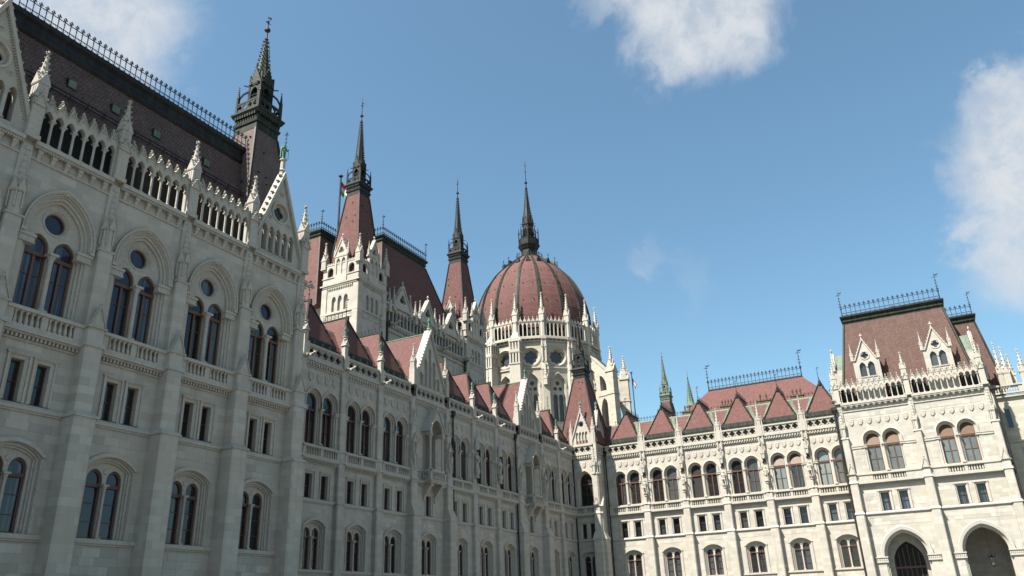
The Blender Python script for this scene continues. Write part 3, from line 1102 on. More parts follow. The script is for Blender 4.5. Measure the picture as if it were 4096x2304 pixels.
def tile_courses(P, x0, x1, ya, za, yb, zb, w, row, m, name='roof_tiles', xa2=None, xb2=None):
    """a slope of lapped tiles, one real piece each, joined; runs from (ya, za) at the eave to (yb, zb)"""
    b = MB()
    d = Vector((0, yb-ya, zb-za))
    n = int(d.length/row)
    nrm = Vector((0, -(zb-za), yb-ya)).normalized()
    if nrm.z < 0:
        nrm = -nrm
    rs = random.Random(5)
    for k in range(n):
        p, q = Vector((0, ya, za))+d*(k/n), Vector((0, ya, za))+d*((k+1.08)/n)
        t = (k+.5)/n
        l = x0+(0 if xa2 is None else (xa2-x0)*t)
        r = x1+(0 if xb2 is None else (xb2-x1)*t)
        c = int((r-l)/w)
        for i in range(c):
            a = l+(r-l)*(i+(.5 if k % 2 else 0)*1.0)/c
            e = min(r, a+(r-l)/c)
            if e-a < .03:
                continue
            h = .035+rs.uniform(0, .022)
            lo, hi = p+nrm*h, q+nrm*.008
            m_ = (a+e)/2
            vs = [(a+.006, lo.y, lo.z+.02), (m_, lo.y, lo.z-.035), (e-.006, lo.y, lo.z+.02), (e-.006, hi.y, hi.z), (a+.006, hi.y, hi.z),
                  (a+.006, p.y, p.z+.02), (m_, p.y, p.z-.035), (e-.006, p.y, p.z+.02)]
            b.add(vs, [(0, 1, 2, 3, 4), (0, 5, 6, 1), (1, 6, 7, 2)])
    return stuff(link(name, b.mesh(name, m), P))
def drain_pipe(P, x, y, z0, z1, r=.10):
    b = MB()
    b.lathe([(r, z0), (r, z1)], 8, x, y)
    z = z0+1.2
    while z < z1-1:
        b.lathe([(r*1.25, z), (r*1.25, z+.1)], 8, x, y)
        z += 2.6
    b.frus((x-r, x+r, y-r, y+r), z1, (x-r*2.4, x+r*2.4, y-r*2.2, y+r*2.0), z1+.45)
    b.box(x-r*2.6, x+r*2.6, y-r*2.4, y+r*2.2, z1+.45, z1+.85)
    return link('drain_pipe', b.mesh('drain_pipe', PIPE), P)
def gargoyle_mesh():
    def mk():
        b = MB()
        b.bar((0, .1, 0), (0, -.55, .05), .13, .11, 6)
        b.bar((0, -.55, .05), (0, -.95, .12), .11, .07, 6)
        b.ball((0, -1.0, .15), .13, 8, 5, .8, 1.3, .9)
        b.octa((-.08, -.92, .27), .04, .05, .08)
        b.octa((.08, -.92, .27), .04, .05, .08)
        for s in (-1, 1):
            b.bar((s*.1, -.45, -.02), (s*.12, -.72, -.12), .05, .035, 5)
            b.xz([(s*.08, .05), (s*.3, .16), (s*.26, .0)], -.45, -.2)
        return b.mesh('gargoyle', CARVED)
    return cached('gargo', mk)

# ---------------------------------------------------------------- ground
g = link('ground', MB().box(-1500, 1500, -1500, 1500, -.5, 0).mesh('ground', ground_mat()))
g['kind'] = 'structure'

# ---------------------------------------------------------------- buttresses
def buttress_mesh(key, steps, extra=None):
    """steps: (half width, projection, z0, z1), each joined to the next by a weathered slope and a drip"""
    def mk():
        b = MB()
        for i, (w, p, z0, z1) in enumerate(steps):
            ch = min(.10, w*.2)
            poly = [(-w, .02), (-w, -p+ch), (-w+ch, -p), (w-ch, -p), (w, -p+ch), (w, .02)]
            n = len(poly)
            vs = [(x, y, z0) for x, y in poly]+[(x, y, z1) for x, y in poly]
            b.add(vs, [(j, (j+1) % n, n+(j+1) % n, n+j) for j in range(n)]+[tuple(range(n, 2*n))])
            if i+1 < len(steps):
                w2, p2, z2 = steps[i+1][:3]
                b.frus((-w-.07, w+.07, -p-.07, .0), z1, (-w-.07, w+.07, -p-.07, .0), z1+.08)
                b.frus((-w-.07, w+.07, -p-.07, .0), z1+.08, (-w2, w2, -p2, 0), max(z2, z1+.3))
        if extra:
            extra(b)
        return b.mesh('buttress', STONE)
    return cached(('butt', key), mk)
BUT_A = buttress_mesh('A', [(.60, 1.12, 0, 11.68), (.49, .84, 12.0, 15.42), (.47, .80, 15.62, 16.46), (.42, .42, 16.75, 21.02), (.32, .16, 21.35, 25.3)])
BUT_B = buttress_mesh('B', [(.50, .52, 0, 11.68), (.44, .40, 12.0, 15.42), (.42, .38, 15.6, 16.46), (.40, .30, 16.7, 24.5)])
BUT_BG = buttress_mesh('BG', [(.72, 1.05, 0, 11.68), (.56, .62, 12.9, 15.42), (.55, .60, 15.6, 16.46), (.42, .45, 16.7, 21.3), (.36, .32, 21.6, 24.5)])
BUT_C = buttress_mesh('C', [(.58, .78, 0, 11.68), (.51, .62, 12.0, 15.42), (.50, .60, 15.6, 16.46), (.42, .26, 16.6, 24.5)])
BUT_D = buttress_mesh('D', [(.52, .80, 0, 11.68), (.47, .66, 12.0, 15.42), (.46, .64, 15.62, 16.46), (.40, .40, 16.75, 21.02), (.31, .16, 21.35, 25.3)])
PIN_A = pinnacle_mesh(.30, .95, 3.15)
def buttress_a(P, x, mesh=None, y=0.0, pin=True):
    B = link('buttress', mesh or BUT_A, P, (x, y, 0))
    link('gablet', gablet_mesh(.40, 1.42, .30), B, (0, -.48, 16.53))
    link('canopy', canopy_mesh(.34, 1.35, 4.1), B, (0, -.14, 21.1))
    if pin:
        b = lambda: MB().box(-.33, .33, -.33, .30, 25.62, 28.05).box(-.38, .38, -.38, .34, 28.05, 28.25).box(-.40, .40, -.40, .36, 25.60, 25.85).mesh('pier', CARVED)
        link('pier', cached('pierA', b), B)
        link('gablet', gablet_mesh(.33, .85, .12), B, (0, -.30, 27.6))
        link('pinnacle', PIN_A, B, (0, 0, 28.2))
    return B
def buttress_c(P, x):
    B = link('buttress', BUT_C, P, (x, 0, 0))
    link('statue_pedestal', cached('sped', lambda: MB().lathe([(.30, 16.5), (.24, 16.65), (.17, 16.8), (.15, 17.55), (.26, 17.7), (.20, 17.78), (.32, 17.98)], 8, 0, -.46).mesh('statue_pedestal', CARVED)), B)
    link('niche', cached('niche', lambda: MB().loft([(foil(0, 20.75, .34, 3, 6), -.27), (foil(0, 20.75, .30, 3, 6), -.40)]).panel(foil(0, 20.75, .32, 3, 6), [], -.272).mesh('niche', VOID)), B)
    link('canopy', canopy_mesh(.30, .75, 2.4), B, (0, -.30, 21.2))
    link('shaft', cached('cshaft', lambda: MB().lathe([(.15, 23.2), (.13, 24.5)], 8, -.27, -.3).lathe([(.15, 23.2), (.13, 24.5)], 8, .27, -.3).box(-.46, .46, -.46, .22, 24.42, 24.62).box(-.34, .34, -.34, .22, 24.62, 26.0).mesh('shaft', CARVED)), B)
    link('pinnacle', pinnacle_mesh(.25, 1.35, 4.0), B, (0, -.05, 25.6))
    for s in (-1, 1):
        link('pinnacle', pinnacle_mesh(.15, 1.2, 2.9, crock=4), B, (s*.44, -.14, 24.6))
    return B
def statue(kind, m, loc, rz, h, label, group):
    o = link('statue', statue_mesh(kind, m), None, loc, rz, (h*1.05, h*1.05, h))
    return tag(o, label, 'statue', group)

# ---------------------------------------------------------------- courses of a standard bay
def lower_courses(P, x0, x1, y=0.0, per=6, bal=True, dep=.42, pitch=.33):
    link('string_course', MB().box(x0, x1, y-.17, y, 11.68, 11.82).frus((x0, x1, y-.17, y), 11.82, (x0, x1, y-.05, y), 11.97).box(x0, x1, y-.09, y, 11.58, 11.68).mesh('string_course', CARVED), P)
    link('cornice', MB().box(x0, x1, y-.47, y, 15.34, 15.49).box(x0, x1, y-.34, y, 15.26, 15.34).box(x0, x1, y-.10, y, 14.98, 15.08).box(x0, x1, y-.06, y, 15.08, 15.32).mesh('cornice', CARVED), P)
    dentils(P, x0, x1, y-.26, y-.05, 15.08, 15.27, .21)
    if bal:
        balustrade(P, x0, x1, y, per=per, dep=dep, pitch=pitch)
    link('sill', MB().box(x0, x1, y-.1, y+.5, 16.56, 16.73).mesh('sill', CARVED), P)
def upper_cornice(P, x0, x1, y=0.0):
    link('cornice', MB().box(x0, x1, y-.30, y, 24.36, 24.598).box(x0, x1, y-.12, y, 23.80, 23.92).box(x0, x1, y-.16, y, 24.2, 24.36).mesh('cornice', CARVED), P)
    dentils(P, x0, x1, y-.27, y-.02, 23.98, 24.22, .37)
    dentils(P, x0+.18, x1-.01, y-.20, y-.02, 23.90, 24.05, .37)
def sawtooth_roof(P, c, half, y=0.0, first=True, depth=9.0):
    w = 2.25
    b = MB()
    F = [(c-w, y+.66, 26.95), (c+w, y+.66, 26.95), (c, y+2.45, 31.55)]
    K = [(c-w, y+depth, 26.75), (c+w, y+depth, 26.75), (c, y+depth, 31.55)]
    b.add(F+K, [(0, 1, 2), (1, 4, 5, 2), (0, 2, 5, 3), (3, 5, 4), (0, 3, 4, 1)])
    G = link('roof_gable', b.mesh('roof_gable', TILE_RED), P)
    f = MB()
    for s in (-1, 1):
        f.bar((c+s*(w+.02), y+.62, 26.92), (c, y+2.43, 31.6), .13, .10, 4)
    f.bar((c, y+2.4, 31.62), (c, y+depth, 31.62), .10, .10, 4)
    for s in (-1, 1):
        for q in (.2, .4, .6, .8):
            f.octa((c+s*w*(1-q), y+.6+1.83*q-.05, 26.72+4.88*q), .12, .12, .16)
    f.box(c-.12, c+.12, y+2.1, y+2.5, 31.1, 31.7)
    link('hip_flashing', f.mesh('hip_flashing', COPPER), G)
    link('finial_mast', finial_mesh(2.3, IRON), G, (c, y+2.45, 31.6))
    pm = crest_post_mesh(.62, IRON, False)
    r = MB().bar((c, y+2.9, 31.85), (c, y+depth, 31.85), .025)
    link('ridge_rail', r.mesh('ridge_rail', IRON), G)
    for i in range(12):
        link('crest_post', pm, G, (c, y+3.0+i*.5, 31.66))
    a = MB()
    a.yz([(y+.42, 25.6), (y+.50, 25.6), (y+.68, 26.98), (y+.58, 27.02)], c-w-.1, c+w+.1)
    n = 9
    for i in range(n+1):
        x = c-w+2*w*i/n
        a.yz([(y+.38, 25.6), (y+.44, 25.6), (y+.64, 26.98), (y+.56, 27.04)], x-.03, x+.03)
    link('gutter_apron', a.mesh('gutter_apron', COPPER), G)
    rr = MB()
    for z in (26.35, 26.72):
        rr.bar((c-w-.3, y+.26, z), (c+w+.3, y+.26, z), .022)
    for i in range(5):
        x = c-w+2*w*i/4
        rr.bar((x, y+.26, 25.9), (x, y+.26, 26.75), .024)
        rr.bar((x, y+.26, 26.4), (x, y+.6, 26.7), .018)
    link('guard_rail', rr.mesh('guard_rail', IRON), G)
    return G
def main_roof(P, x0, x1, y=0.0, top=29.7, back=12.0):
    b = MB()
    b.yz([(y+.5, 26.2), (y+3.2, top), (y+back-3, top), (y+back, 26.2)], x0, x1)
    Rf = link('roof', b.mesh('roof', TILE_RED), P)
    link('roof_ridge', MB().yz([(y+2.85, top-.42), (y+3.0, top-.32), (y+3.25, top+.12), (y+4.2, top+.14), (y+4.2, top-.1)], x0, x1).mesh('roof_ridge', GREEN), Rf)
    link('gutter', MB().box(x0, x1, y+.2, y+.62, 25.6, 26.15).mesh('gutter', COPPER), Rf)
    return Rf
def valley(P, x, y=0.0):
    b = MB()
    for s in (-1, 1):
        b.add([(x+s*.3, y+.64, 26.55), (x+s*.75, y+.62, 26.62), (x+s*1.75, y+3.0, 29.95), (x+s*1.25, y+3.02, 29.72)], [(0, 1, 2, 3)])
    link('valley_flashing', b.mesh('valley_flashing', GREEN), P)
def std_wall(c, x0, x1, moff, mhw, big, y=0.0):
    pan = [(rect(x0, x1, 0, 11.75), [arch(1.36, 6.02, 9.5, 10.12, 7, c)]),
           (rect(x0, x1, 11.75, 15.45), [rect(c+s*moff-mhw-.25, c+s*moff+mhw+.25, 12.0, 14.37) for s in (-1, 1)])]
    if big == 'A':
        pan.append((rect(x0, x1, 15.45, 25.62), [arch(1.72, 16.72, 21.0, 23.3, 10, c)]))
    else:
        o, hw = big
        pan.append((rect(x0, x1, 15.45, 24.6), [arch(hw+.26, 16.72, 20.72, 21.5+.26*1.1, 7, c+s*o) for s in (-1, 1)]))
    return pan
def std_avoid(c):
    return [(c-1.65, c+1.65, 5.6, 10.5), (c-2.1, c+2.1, 11.5, 17.0), (c-2.3, c+2.3, 16, 23.8)]

# ---------------------------------------------------------------- left wing (nearest, in shade)
A = thing('palace_wing', 'nearest shaded pale stone wing with tracery windows, arcade and dark mansard roof', 'palace', (0, 38.0, 0))
ac = [16.71, 21.88, 27.05, 32.22, 37.39]
H = 2.585
pan, av = [], []
for c in ac:
    x1 = c+H if c < 37 else 40.45
    pan += std_wall(c, c-H, x1, .66, .33, 'A')
    av += [(c-1.65, c+1.65, 5.6, 10.5), (c-1.4, c+1.4, 11.5, 14.7), (c-2.6, c+2.6, 14.7, 17.0), (c-2.1, c+2.1, 16, 23.9)]
    av += [(c-H-.62, c-H+.62, 0, 16.6), (c-H-.45, c-H+.45, 16, 26)]
av.append((39.3, 41, 0, 26))
WA = wall_mesh(A, pan, extra=lambda b: (b.box(-14, 14.12, 0, 16, 0, 25.6), b.box(14.12, 40.45, .86, 16, 0, 25.6),
                                        b.add([(40.45, 0, 0), (40.45, .9, 0), (40.45, .9, 25.62), (40.45, 0, 25.62)], [(0, 1, 2, 3)])))
stone_blocks(A, WA, 19.3, 40.0, 2.0, 24.4, av, 280, 11)
for i, c in enumerate(ac):
    ground_window(A, c, glass=GLASSB if i < 3 else GLASS)
    ground_sill(A, c-H+.55, c+H-.55)
    for s in (-1, 1):
        mezz_window(A, c, s*.66, .33)
    lower_courses(A, c-H+.47, c+H-.47, per=5, pitch=.285)
    tracery_window(A, c, glass=GLASSB if i < 3 else GLASS)
    x0, x1 = c-H+.3, c+H-.3
    link('cornice', MB().box(x0, x1, -.36, .4, 25.36, 25.58).box(x0, x1, -.27, 0, 25.27, 25.36).box(x0, x1, -.09, 0, 24.60, 24.70).mesh('cornice', CARVED), A)
    dentils(A, x0, x1, -.32, -.2, 25.17, 25.28, .13)
    cm = cached('corbelA', lambda: MB().box(-.13, .13, -.24, 0, 25.0, 25.2).box(-.17, .17, -.28, 0, 25.2, 25.28).frus((-.09, .09, -.06, 0), 24.72, (-.11, .11, -.2, 0), 25.0).mesh('corbel', CARVED))
    for k in range(6):
        link('corbel', cm, A, (x0+(x1-x0)*(k+.5)/6, 0, 0))
    if 0 < i < 4:
        arcade(A, c-2.22, c+2.22, -.02, 25.70, 7, 1.55, 1.98, 2.12, 2.78, th=.30)
def gable_a(P, c):
    b = MB()
    o = [(-2.25, 25.62), (-2.25, 26.7), (0, 32.55), (2.25, 26.7), (2.25, 25.62)]
    lan = [arch(.235, 26.05, 27.72, 28.12, 5, k*.66) for k in range(-2, 3)]
    q = foil(0, 29.45, .56, 4, 6)
    qr = circle(0, 29.45, .70, 24)
    b.panel(o, lan+[qr], -.02)
    b.panel(o, lan+[q], .5)
    b.panel(qr, [q], .16)
    b.loft([(qr, -.02), (qr, .16)])
    for l in lan+[q]:
        b.loft([(l, -.02 if l is not q else .16), (l, .5)])
    b.loft([(circle(0, 29.45, .72, 24), -.02), (circle(0, 29.45, .72, 24), -.1), (circle(0, 29.45, .86, 24), -.1), (circle(0, 29.45, .86, 24), -.02)])
    for x, z in ((-.95, 28.75), (.95, 28.75), (0, 31.0)):
        b.loft([(circle(x, z, .17, 12), -.02), (circle(x, z, .17, 12), -.07), (circle(x, z, .11, 12), -.07), (circle(x, z, .11, 12), -.02)])
        b.octa((x, -.03, z), .06)
    G = link('gable', b.mesh('gable', STONE), P, (c, 0, 0))
    link('pane', MB().panel(q, [], .3).mesh('pane', GLASS), G)
    for k in range(4):
        link('column', column_mesh(.075, 1.66), G, ((k-1.5)*.66, .02, 26.06))
    cp = MB()
    for s in (-1, 1):
        p0, p1 = Vector((s*2.42, 0, 26.5)), Vector((0, 0, 32.78))
        cp.xz([(s*2.25, 26.55), (0, 32.4), (0, 32.95), (s*2.52, 26.4)], -.22, .58)
        for k in range(11):
            t = (k+.5)/11
            p = p0.lerp(p1, t)
            cp.octa((p.x+s*.14, .05, p.z+.1), .17, .2, .13)
        for k in range(40):
            t = (k+.5)/40
            cp.box(s*2.13*(1-t)-.03, s*2.13*(1-t)+.03, -.13, -.02, 26.5+5.85*t-.02, 26.5+5.85*t+.06)
    cp.lathe([(.24, 32.6), (.2, 33.0), (.28, 33.1), (.2, 33.2), (.17, 33.9), (.26, 34.0), (.26, 34.1)], 8, 0, .15)
    link('coping', cp.mesh('coping', CARVED), G)
    link('weather_vane', finial_mesh(2.9, IRON), G, (.26, .3, 34.0), .5, (.8, .8, 1))
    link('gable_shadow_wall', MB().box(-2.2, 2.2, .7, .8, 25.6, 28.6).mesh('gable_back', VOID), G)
    return G
for c in (16.71, 37.39):
    gable_a(A, c)
for i in range(6):
    buttress_a(A, 14.125+5.17*i)
link('gargoyle', gargoyle_mesh(), A, (40.3, .6, 25.2), PI/2, (1.3, 1.6, 1.3))
link('gargoyle', gargoyle_mesh(), A, (40.3, 2.6, 23.2), PI/2, (1.3, 1.5, 1.3))
# mansard roof with copper cornice, iron cresting, skylights and snow rail
rb = MB().yz([(1.25, 25.7), (4.0, 34.75), (10, 34.75), (12.6, 25.7)], 15, 39.4)
RA = link('mansard_roof', rb.mesh('mansard_roof', TILE_DARK), A)
tile_courses(RA, 17.6, 37.9, 1.25, 25.7, 3.98, 34.7, .24, .19, TILE_DARK)
link('roof_cornice', MB().yz([(3.86, 34.55), (3.72, 34.72), (3.9, 35.2), (3.9, 35.55), (3.72, 35.7), (3.72, 36.0), (4.5, 36.05), (10, 36.05), (10, 34.5)], 15, 39.4).mesh('roof_cornice', COPPER_BLK), RA)
cresting(RA, (19.0, 3.85, 36.02), (36.9, 3.85, 36.02), 1.3, .40)
def roof_a(x, z):
    return (x, 1.25+(z-25.7)*(2.75/9.05), z)
for x, z in ((22.63, 32.2), (25.63, 32.22), (28.76, 32.15), (33.0, 32.15)):
    p = roof_a(x, z)
    sk = MB().box(-.30, .30, -.10, .25, -.02, .62).mesh('skylight', COPPER)
    S = link('skylight', cached('skyl', lambda: sk), RA, p)
    link('pane', cached('skylp', lambda: MB().box(-.25, .25, -.12, -.10, .05, .56).mesh('pane', GREEN)), S)
sr = MB()
zr = 31.1
p0, p1 = Vector(roof_a(19.6, zr)), Vector(roof_a(36.4, zr))
for dz in (0, .22):
    sr.bar(p0+Vector((0, -.30, dz)), p1+Vector((0, -.30, dz)), .045, .045, 5)
for i in range(15):
    p = p0.lerp(p1, (i+.5)/15)
    sr.bar(p+Vector((0, -.30, .3)), p+Vector((0, -.30, -.12)), .035)
    sr.bar(p+Vector((0, -.30, .2)), p+Vector((0, .02, -.15)), .03)
link('snow_rail', sr.mesh('snow_rail', PIPE), RA)
link('gallery_shade_panel', MB().box(19.6, 34.6, 1.0, 1.2, 25.6, 28.3).mesh('gallery_shade_panel', COPPER_BLK), A)  # added near-black panel, its colour stands in for shade behind the arches
for x in (38.4, 15.75):
    tower_roof(A, x, 42.4-38, 25.7, 3.05, 38.0, 1.16, 47.9, 49.0, 50.4, TILE_DARK, COPPER)

# ---------------------------------------------------------------- middle wing (recessed, in shade)
B = thing('palace_wing', 'recessed shaded stone wing with two gabled balcony bays and sawtooth red roofs', 'palace', (0, 48.9, 0))
bb = [52.5, 58.3, 64.15, 69.95, 77.05, 83.1, 88.9, 94.75, 102.35, 108.1, 113.75]
pan, av = [], []
for i in range(10):
    x0, x1 = bb[i], bb[i+1]
    c = (x0+x1)/2
    if i in (3, 7):
        pan += [(rect(x0, x1, 0, 11.75), [arch(1.36, 6.02, 9.5, 10.12, 7, c)]),
                (rect(x0, x1, 11.75, 15.45), [rect(c-.75, c+.75, 12.0, 14.37)]),
                (rect(x0, x1, 15.45, 24.6), [arch(1.25, 15.6, 20.6, 22.5, 8, c)])]
        av += [(c-2, c+2, 11.5, 24.5), (c-1.7, c+1.7, 5.5, 10.5)]
    else:
        pan += std_wall(c, x0, x1, 1.07, .47, (1.13, .77))
        av += std_avoid(c)
    av.append((x0-.75, x0+.75, 0, 26))
WB = wall_mesh(B, pan, extra=lambda b: (b.box(40, 52.5, 0, 14, 0, 25.9), b.box(52.5, 69, .86, 14, 0, 26.1), b.box(69, 78, 1.6, 14, 0, 26.1), b.box(78, 93.5, .86, 14, 0, 26.1),
                                        b.box(93.5, 103.5, 1.6, 14, 0, 26.1), b.box(103.5, 117, .86, 14, 0, 26.1)))
stone_blocks(B, WB, 53, 113, 2.2, 23.6, av, 240, 5)
main_roof(B, 44, 118)
def niche_bay(P, c):
    x0, x1 = c-3.0, c+3.0
    N_ = link('balcony_niche', cached('nbay', lambda: MB().loft([(arch(1.25, 15.6, 20.6, 22.5, 8), 0), (arch(1.25, 15.6, 20.6, 22.5, 8), 1.3)]).box(-1.3, 1.3, 1.3, 1.45, 15.4, 22.6)
         
         .mesh('balcony_niche', CARVED)), P, (c, 0, 0))
    def roof():
        b = MB()
        for s in (-1, 1):
            b.xz([(s*1.6, 20.95), (0, 23.5), (0, 23.68), (s*1.74, 20.95)], -1.25, 0)
            for k in range(6):
                t = (k+.5)/6
                b.octa((s*1.66*(1-t), -1.2, 21.05+2.6*t), .11)
        b.xz([(-1.55, 20.95)]+arch(1.08, 20.9, 20.95, 22.35, 6)[1:-1]+[(1.55, 20.95), (0, 23.45)], -1.12, -.9)
        b.lathe([(.1, 23.5), (.12, 23.8), (.2, 23.9), (.02, 24.2)], 6, 0, -1.1)
        b.box(-1.5, -1.02, -1.15, 0, 20.6, 20.98).box(1.02, 1.5, -1.15, 0, 20.6, 20.98)
        return b.mesh('niche_roof', CARVED)
    link('niche_roof', cached('nroof', roof), N_)
    for s in (-1, 1):
        link('column', column_mesh(.13, 3.85), N_, (s*1.22, -.98, 16.75))
    link('door', cached('ndoor', lambda: MB().box(-.95, -.05, .9, .98, 15.7, 20.4).box(.0, .1, .9, .95, 15.7, 20.4).mesh('door', WOODR)), N_)
    b = lambda: MB().box(-1.55, 1.55, -1.3, 0, 15.3, 15.55).box(-1.65, 1.65, -1.4, 0, 15.5, 15.62).box(-1.55, 1.55, -1.28, -1.0, 16.55, 16.75).box(-1.55, -1.3, -1.28, 0, 16.55, 16.75).box(1.3, 1.55, -1.28, 0, 16.55, 16.75)\
        .box(-1.55, -1.25, -1.28, -1.0, 15.6, 16.6).box(1.25, 1.55, -1.28, -1.0, 15.6, 16.6).mesh('balcony', CARVED)
    K = link('balcony', cached('balc', b), P, (c, 0, 0))
    bm = baluster_mesh(.93)
    for i in range(9):
        link('baluster', bm, K, (-1.12+i*.28, -1.14, 15.62))
    for i in range(3):
        for s in (-1, 1):
            link('baluster', bm, K, (s*1.42, -.85+i*.3, 15.62))
    cb = cached('bcorb', lambda: MB().frus((-.16, .16, -.15, 0), 13.9, (-.2, .2, -1.0, 0), 15.0).box(-.24, .24, -1.15, 0, 15.0, 15.3).lathe([(.05, 13.4), (.17, 13.7), (.12, 13.95)], 8, 0, -.08).mesh('corbel', CARVED))
    for s in (-1, 1):
        link('corbel', cb, K, (s*1.05, 0, 0))
def gable_b(P, c):
    b = MB()
    w = 3.05
    o = [(-w, 25.95), (-w, 26.6), (0, 33.1), (w, 26.6), (w, 25.95)]
    lan = [arch(.30, 26.25, t-.45, t, 5, x) for x, t in ((-1.76, 27.8), (-.88, 29.6), (0, 31.05), (.88, 29.6), (1.76, 27.8))]
    b.panel(o, lan, -.05)
    b.panel(o, [], .45)
    for l in lan:
        b.loft([(l, -.05), (l, .22)])
        b.panel(l, [], .22)
    G = link('gable', b.mesh('gable', STONE), P, (c, 0, 0))
    cp = MB()
    for s in (-1, 1):
        cp.xz([(s*w, 26.4), (0, 32.9), (0, 33.4), (s*(w+.25), 26.3)], -.25, .75)
        for k in range(15):
            t = (k+.5)/15
            cp.octa((s*(w+.2)*(1-t), -.18, 26.55+6.75*t), .14, .16, .14)
        for k in range(36):
            t = (k+.5)/36
            cp.box(s*(w-.2)*(1-t)-.03, s*(w-.2)*(1-t)+.03, -.16, -.04, 26.45+6.3*t-.05, 26.45+6.3*t+.04)
    cp.lathe([(.22, 33.0), (.17, 33.3), (.26, 33.45), (.26, 33.55)], 8, 0, .1)
    link('coping', cp.mesh('coping', CARVED), G)
    for x in (-1.32, -.44, .44, 1.32):
        link('column', column_mesh(.055, 1.2 if abs(x) > 1 else 2.6), G, (x, -.06, 26.25))
    rf = MB()
    rf.add([(-w, .45, 26.6), (w, .45, 26.6), (0, .45, 33.0), (-w, 9, 26.6), (w, 9, 26.6), (0, 9, 33.0)], [(0, 1, 2), (1, 4, 5, 2), (0, 2, 5, 3), (3, 5, 4)])
    link('gable_roof', rf.mesh('gable_roof', TILE_RED), G)
    rd = MB().bar((0, .7, 33.02), (0, 9, 33.02), .1)
    link('roof_ridge', rd.mesh('roof_ridge', GREEN), G)
    for s in (-1, 1):
        pr = MB().box(-.30, .30, -.4, .3, 25.9, 27.9).mesh('pier', CARVED)
        link('pier', cached('gpier', lambda: pr), G, (s*(w+.28), 0, 0))
        link('pinnacle', pinnacle_mesh(.27, .9, 3.0), G, (s*(w+.28), -.05, 27.8))
    return G
glz = [GLASS]*3
for i in range(10):
    x0, x1 = bb[i], bb[i+1]
    c = (x0+x1)/2
    ground_window(B, c)
    ground_sill(B, x0+.5, x1-.5)
    if i in (3, 7):
        niche_bay(B, c)
        mezz_window(B, c, 0, .50)
        lower_courses(B, x0+.4, x1-.4, bal=False)
        gable_b(B, c)
        shields(B, c-2.3, 1, 1, 22.9)
        shields(B, c+2.3, 1, 1, 22.9)
        quatrefoil_parapet(B, c-2.9, c+2.9, -.05, 6)
    else:
        for s in (-1, 1):
            mezz_window(B, c, s*1.07, .47)
        paired_window(B, c, wood=WOODR)
        lower_courses(B, x0+.42, x1-.42)
        shields(B, c, 4, 1.12, 22.9)
        quatrefoil_parapet(B, x0+.38, x1-.38, -.05, 5)
        sawtooth_roof(B, c, (x1-x0)/2)
    upper_cornice(B, x0+.3, x1-.3)
ped = lambda: MB().box(-.36, .36, -.42, .22, 24.5, 26.05).box(-.24, .24, -.28, .18, 26.05, 27.2).xz([(-.34, 27.1), (.34, 27.1), (0, 27.75)], -.34, .22).yz([(-.42, 27.1), (.28, 27.1), (-.05, 27.75)], -.3, .3)\
    .lathe([(.20, 27.3), (.16, 27.7), (.24, 27.8), (.17, 27.9), (.26, 28.05), (.26, 28.12)], 8, 0, -.05).box(-.14, .14, -.30, -.26, 26.2, 26.95).mesh('statue_pedestal', CARVED)
nsb = 0
names_b = ['leftmost green bronze figure on the middle wing parapet, beside the nearest wing', 'second green bronze figure along the middle wing parapet from the left', 'green bronze figure just right of the nearer parapet gable', 'green bronze figure just left of the farther parapet gable', 'rightmost green bronze figure on the middle wing parapet, near the corner pavilion']
for i, x in enumerate(bb):
    if i in (3, 4, 7, 8):
        G = link('buttress', BUT_BG, B, (x, 0, 0))
        link('canopy', canopy_mesh(.40, 1.6, 3.2), G, (0, -.32, 16.6))
        link('canopy', canopy_mesh(.28, .9, 2.6), G, (0, -.22, 21.4))
        link('gablet', gablet_mesh(.4, 1.1, .2), G, (0, -.4, 19.4))
        for s in (-1, 1):
            link('pinnacle', pinnacle_mesh(.12, 1.2, 2.4, crock=3), G, (s*.3, -.55, 17.6))
    elif i < 10:
        G = link('buttress', BUT_B, B, (x, 0, 0))
        link('statue_pedestal', cached('bped', ped), G)
        link('gargoyle', gargoyle_mesh(), G, (0, -.40, 24.55))
        if 0 < i:
            statue(nsb, BRONZE, (x, 48.9-.05, 28.1), 0, 1.15, names_b[nsb], 'green bronze figures along the parapet')
            nsb += 1
for c, l in ((37.39, 'green bronze figure on the gable tip of the nearest wing, under a vane'), (73.5, 'green bronze figure on the tip of the nearer middle gable'), (98.55, 'green bronze figure on the tip of the farther middle gable')):
    near = c < 40
    statue(1 if near else 0, BRONZE, (c, (38.15 if near else 49.0), 34.1 if near else 33.55), 0, 1.35, l, 'green bronze figures on gable tips')
for x, z in ((78.1, 23.6), (93.9, 23.6)):
    drain_pipe(B, x, -.30, 0, z)
for x, k, l in ((83.1, 0, 'stone statue on the left pilaster between the two balcony gables'), (88.9, 1, 'stone statue on the right pilaster between the two balcony gables')):
    statue(k, CARVED, (x, 48.9-.62, 18.15), 0, 2.15, l, 'stone statues on the shaded middle wing')
    k_ = MB().lathe([(.3, 17.2), (.2, 17.5), (.34, 17.9), (.34, 18.15)], 8, x, -.62).lathe([(.32, 20.6), (.36, 21.0), (.2, 21.5), (.05, 22.4)], 8, x, -.55).box(x-.2, x+.2, -.55, -.25, 17.2, 17.6).mesh('statue_pedestal', CARVED)
    link('statue_pedestal', k_, B)
    k2 = MB().box(x-.08, x+.08, -.32, -.2, 20.5, 21.2).mesh('niche_back', CARVED)

def pix(px, py, axis, val):      # world point where the photograph's pixel ray meets x = val or y = val
    d = fw + r2*((px-2048)/FPX) - u2*((py-1152)/FPX)
    t = val/d[axis]
    return Vector((d.x*t, d.y*t, d.z*t+1.65))
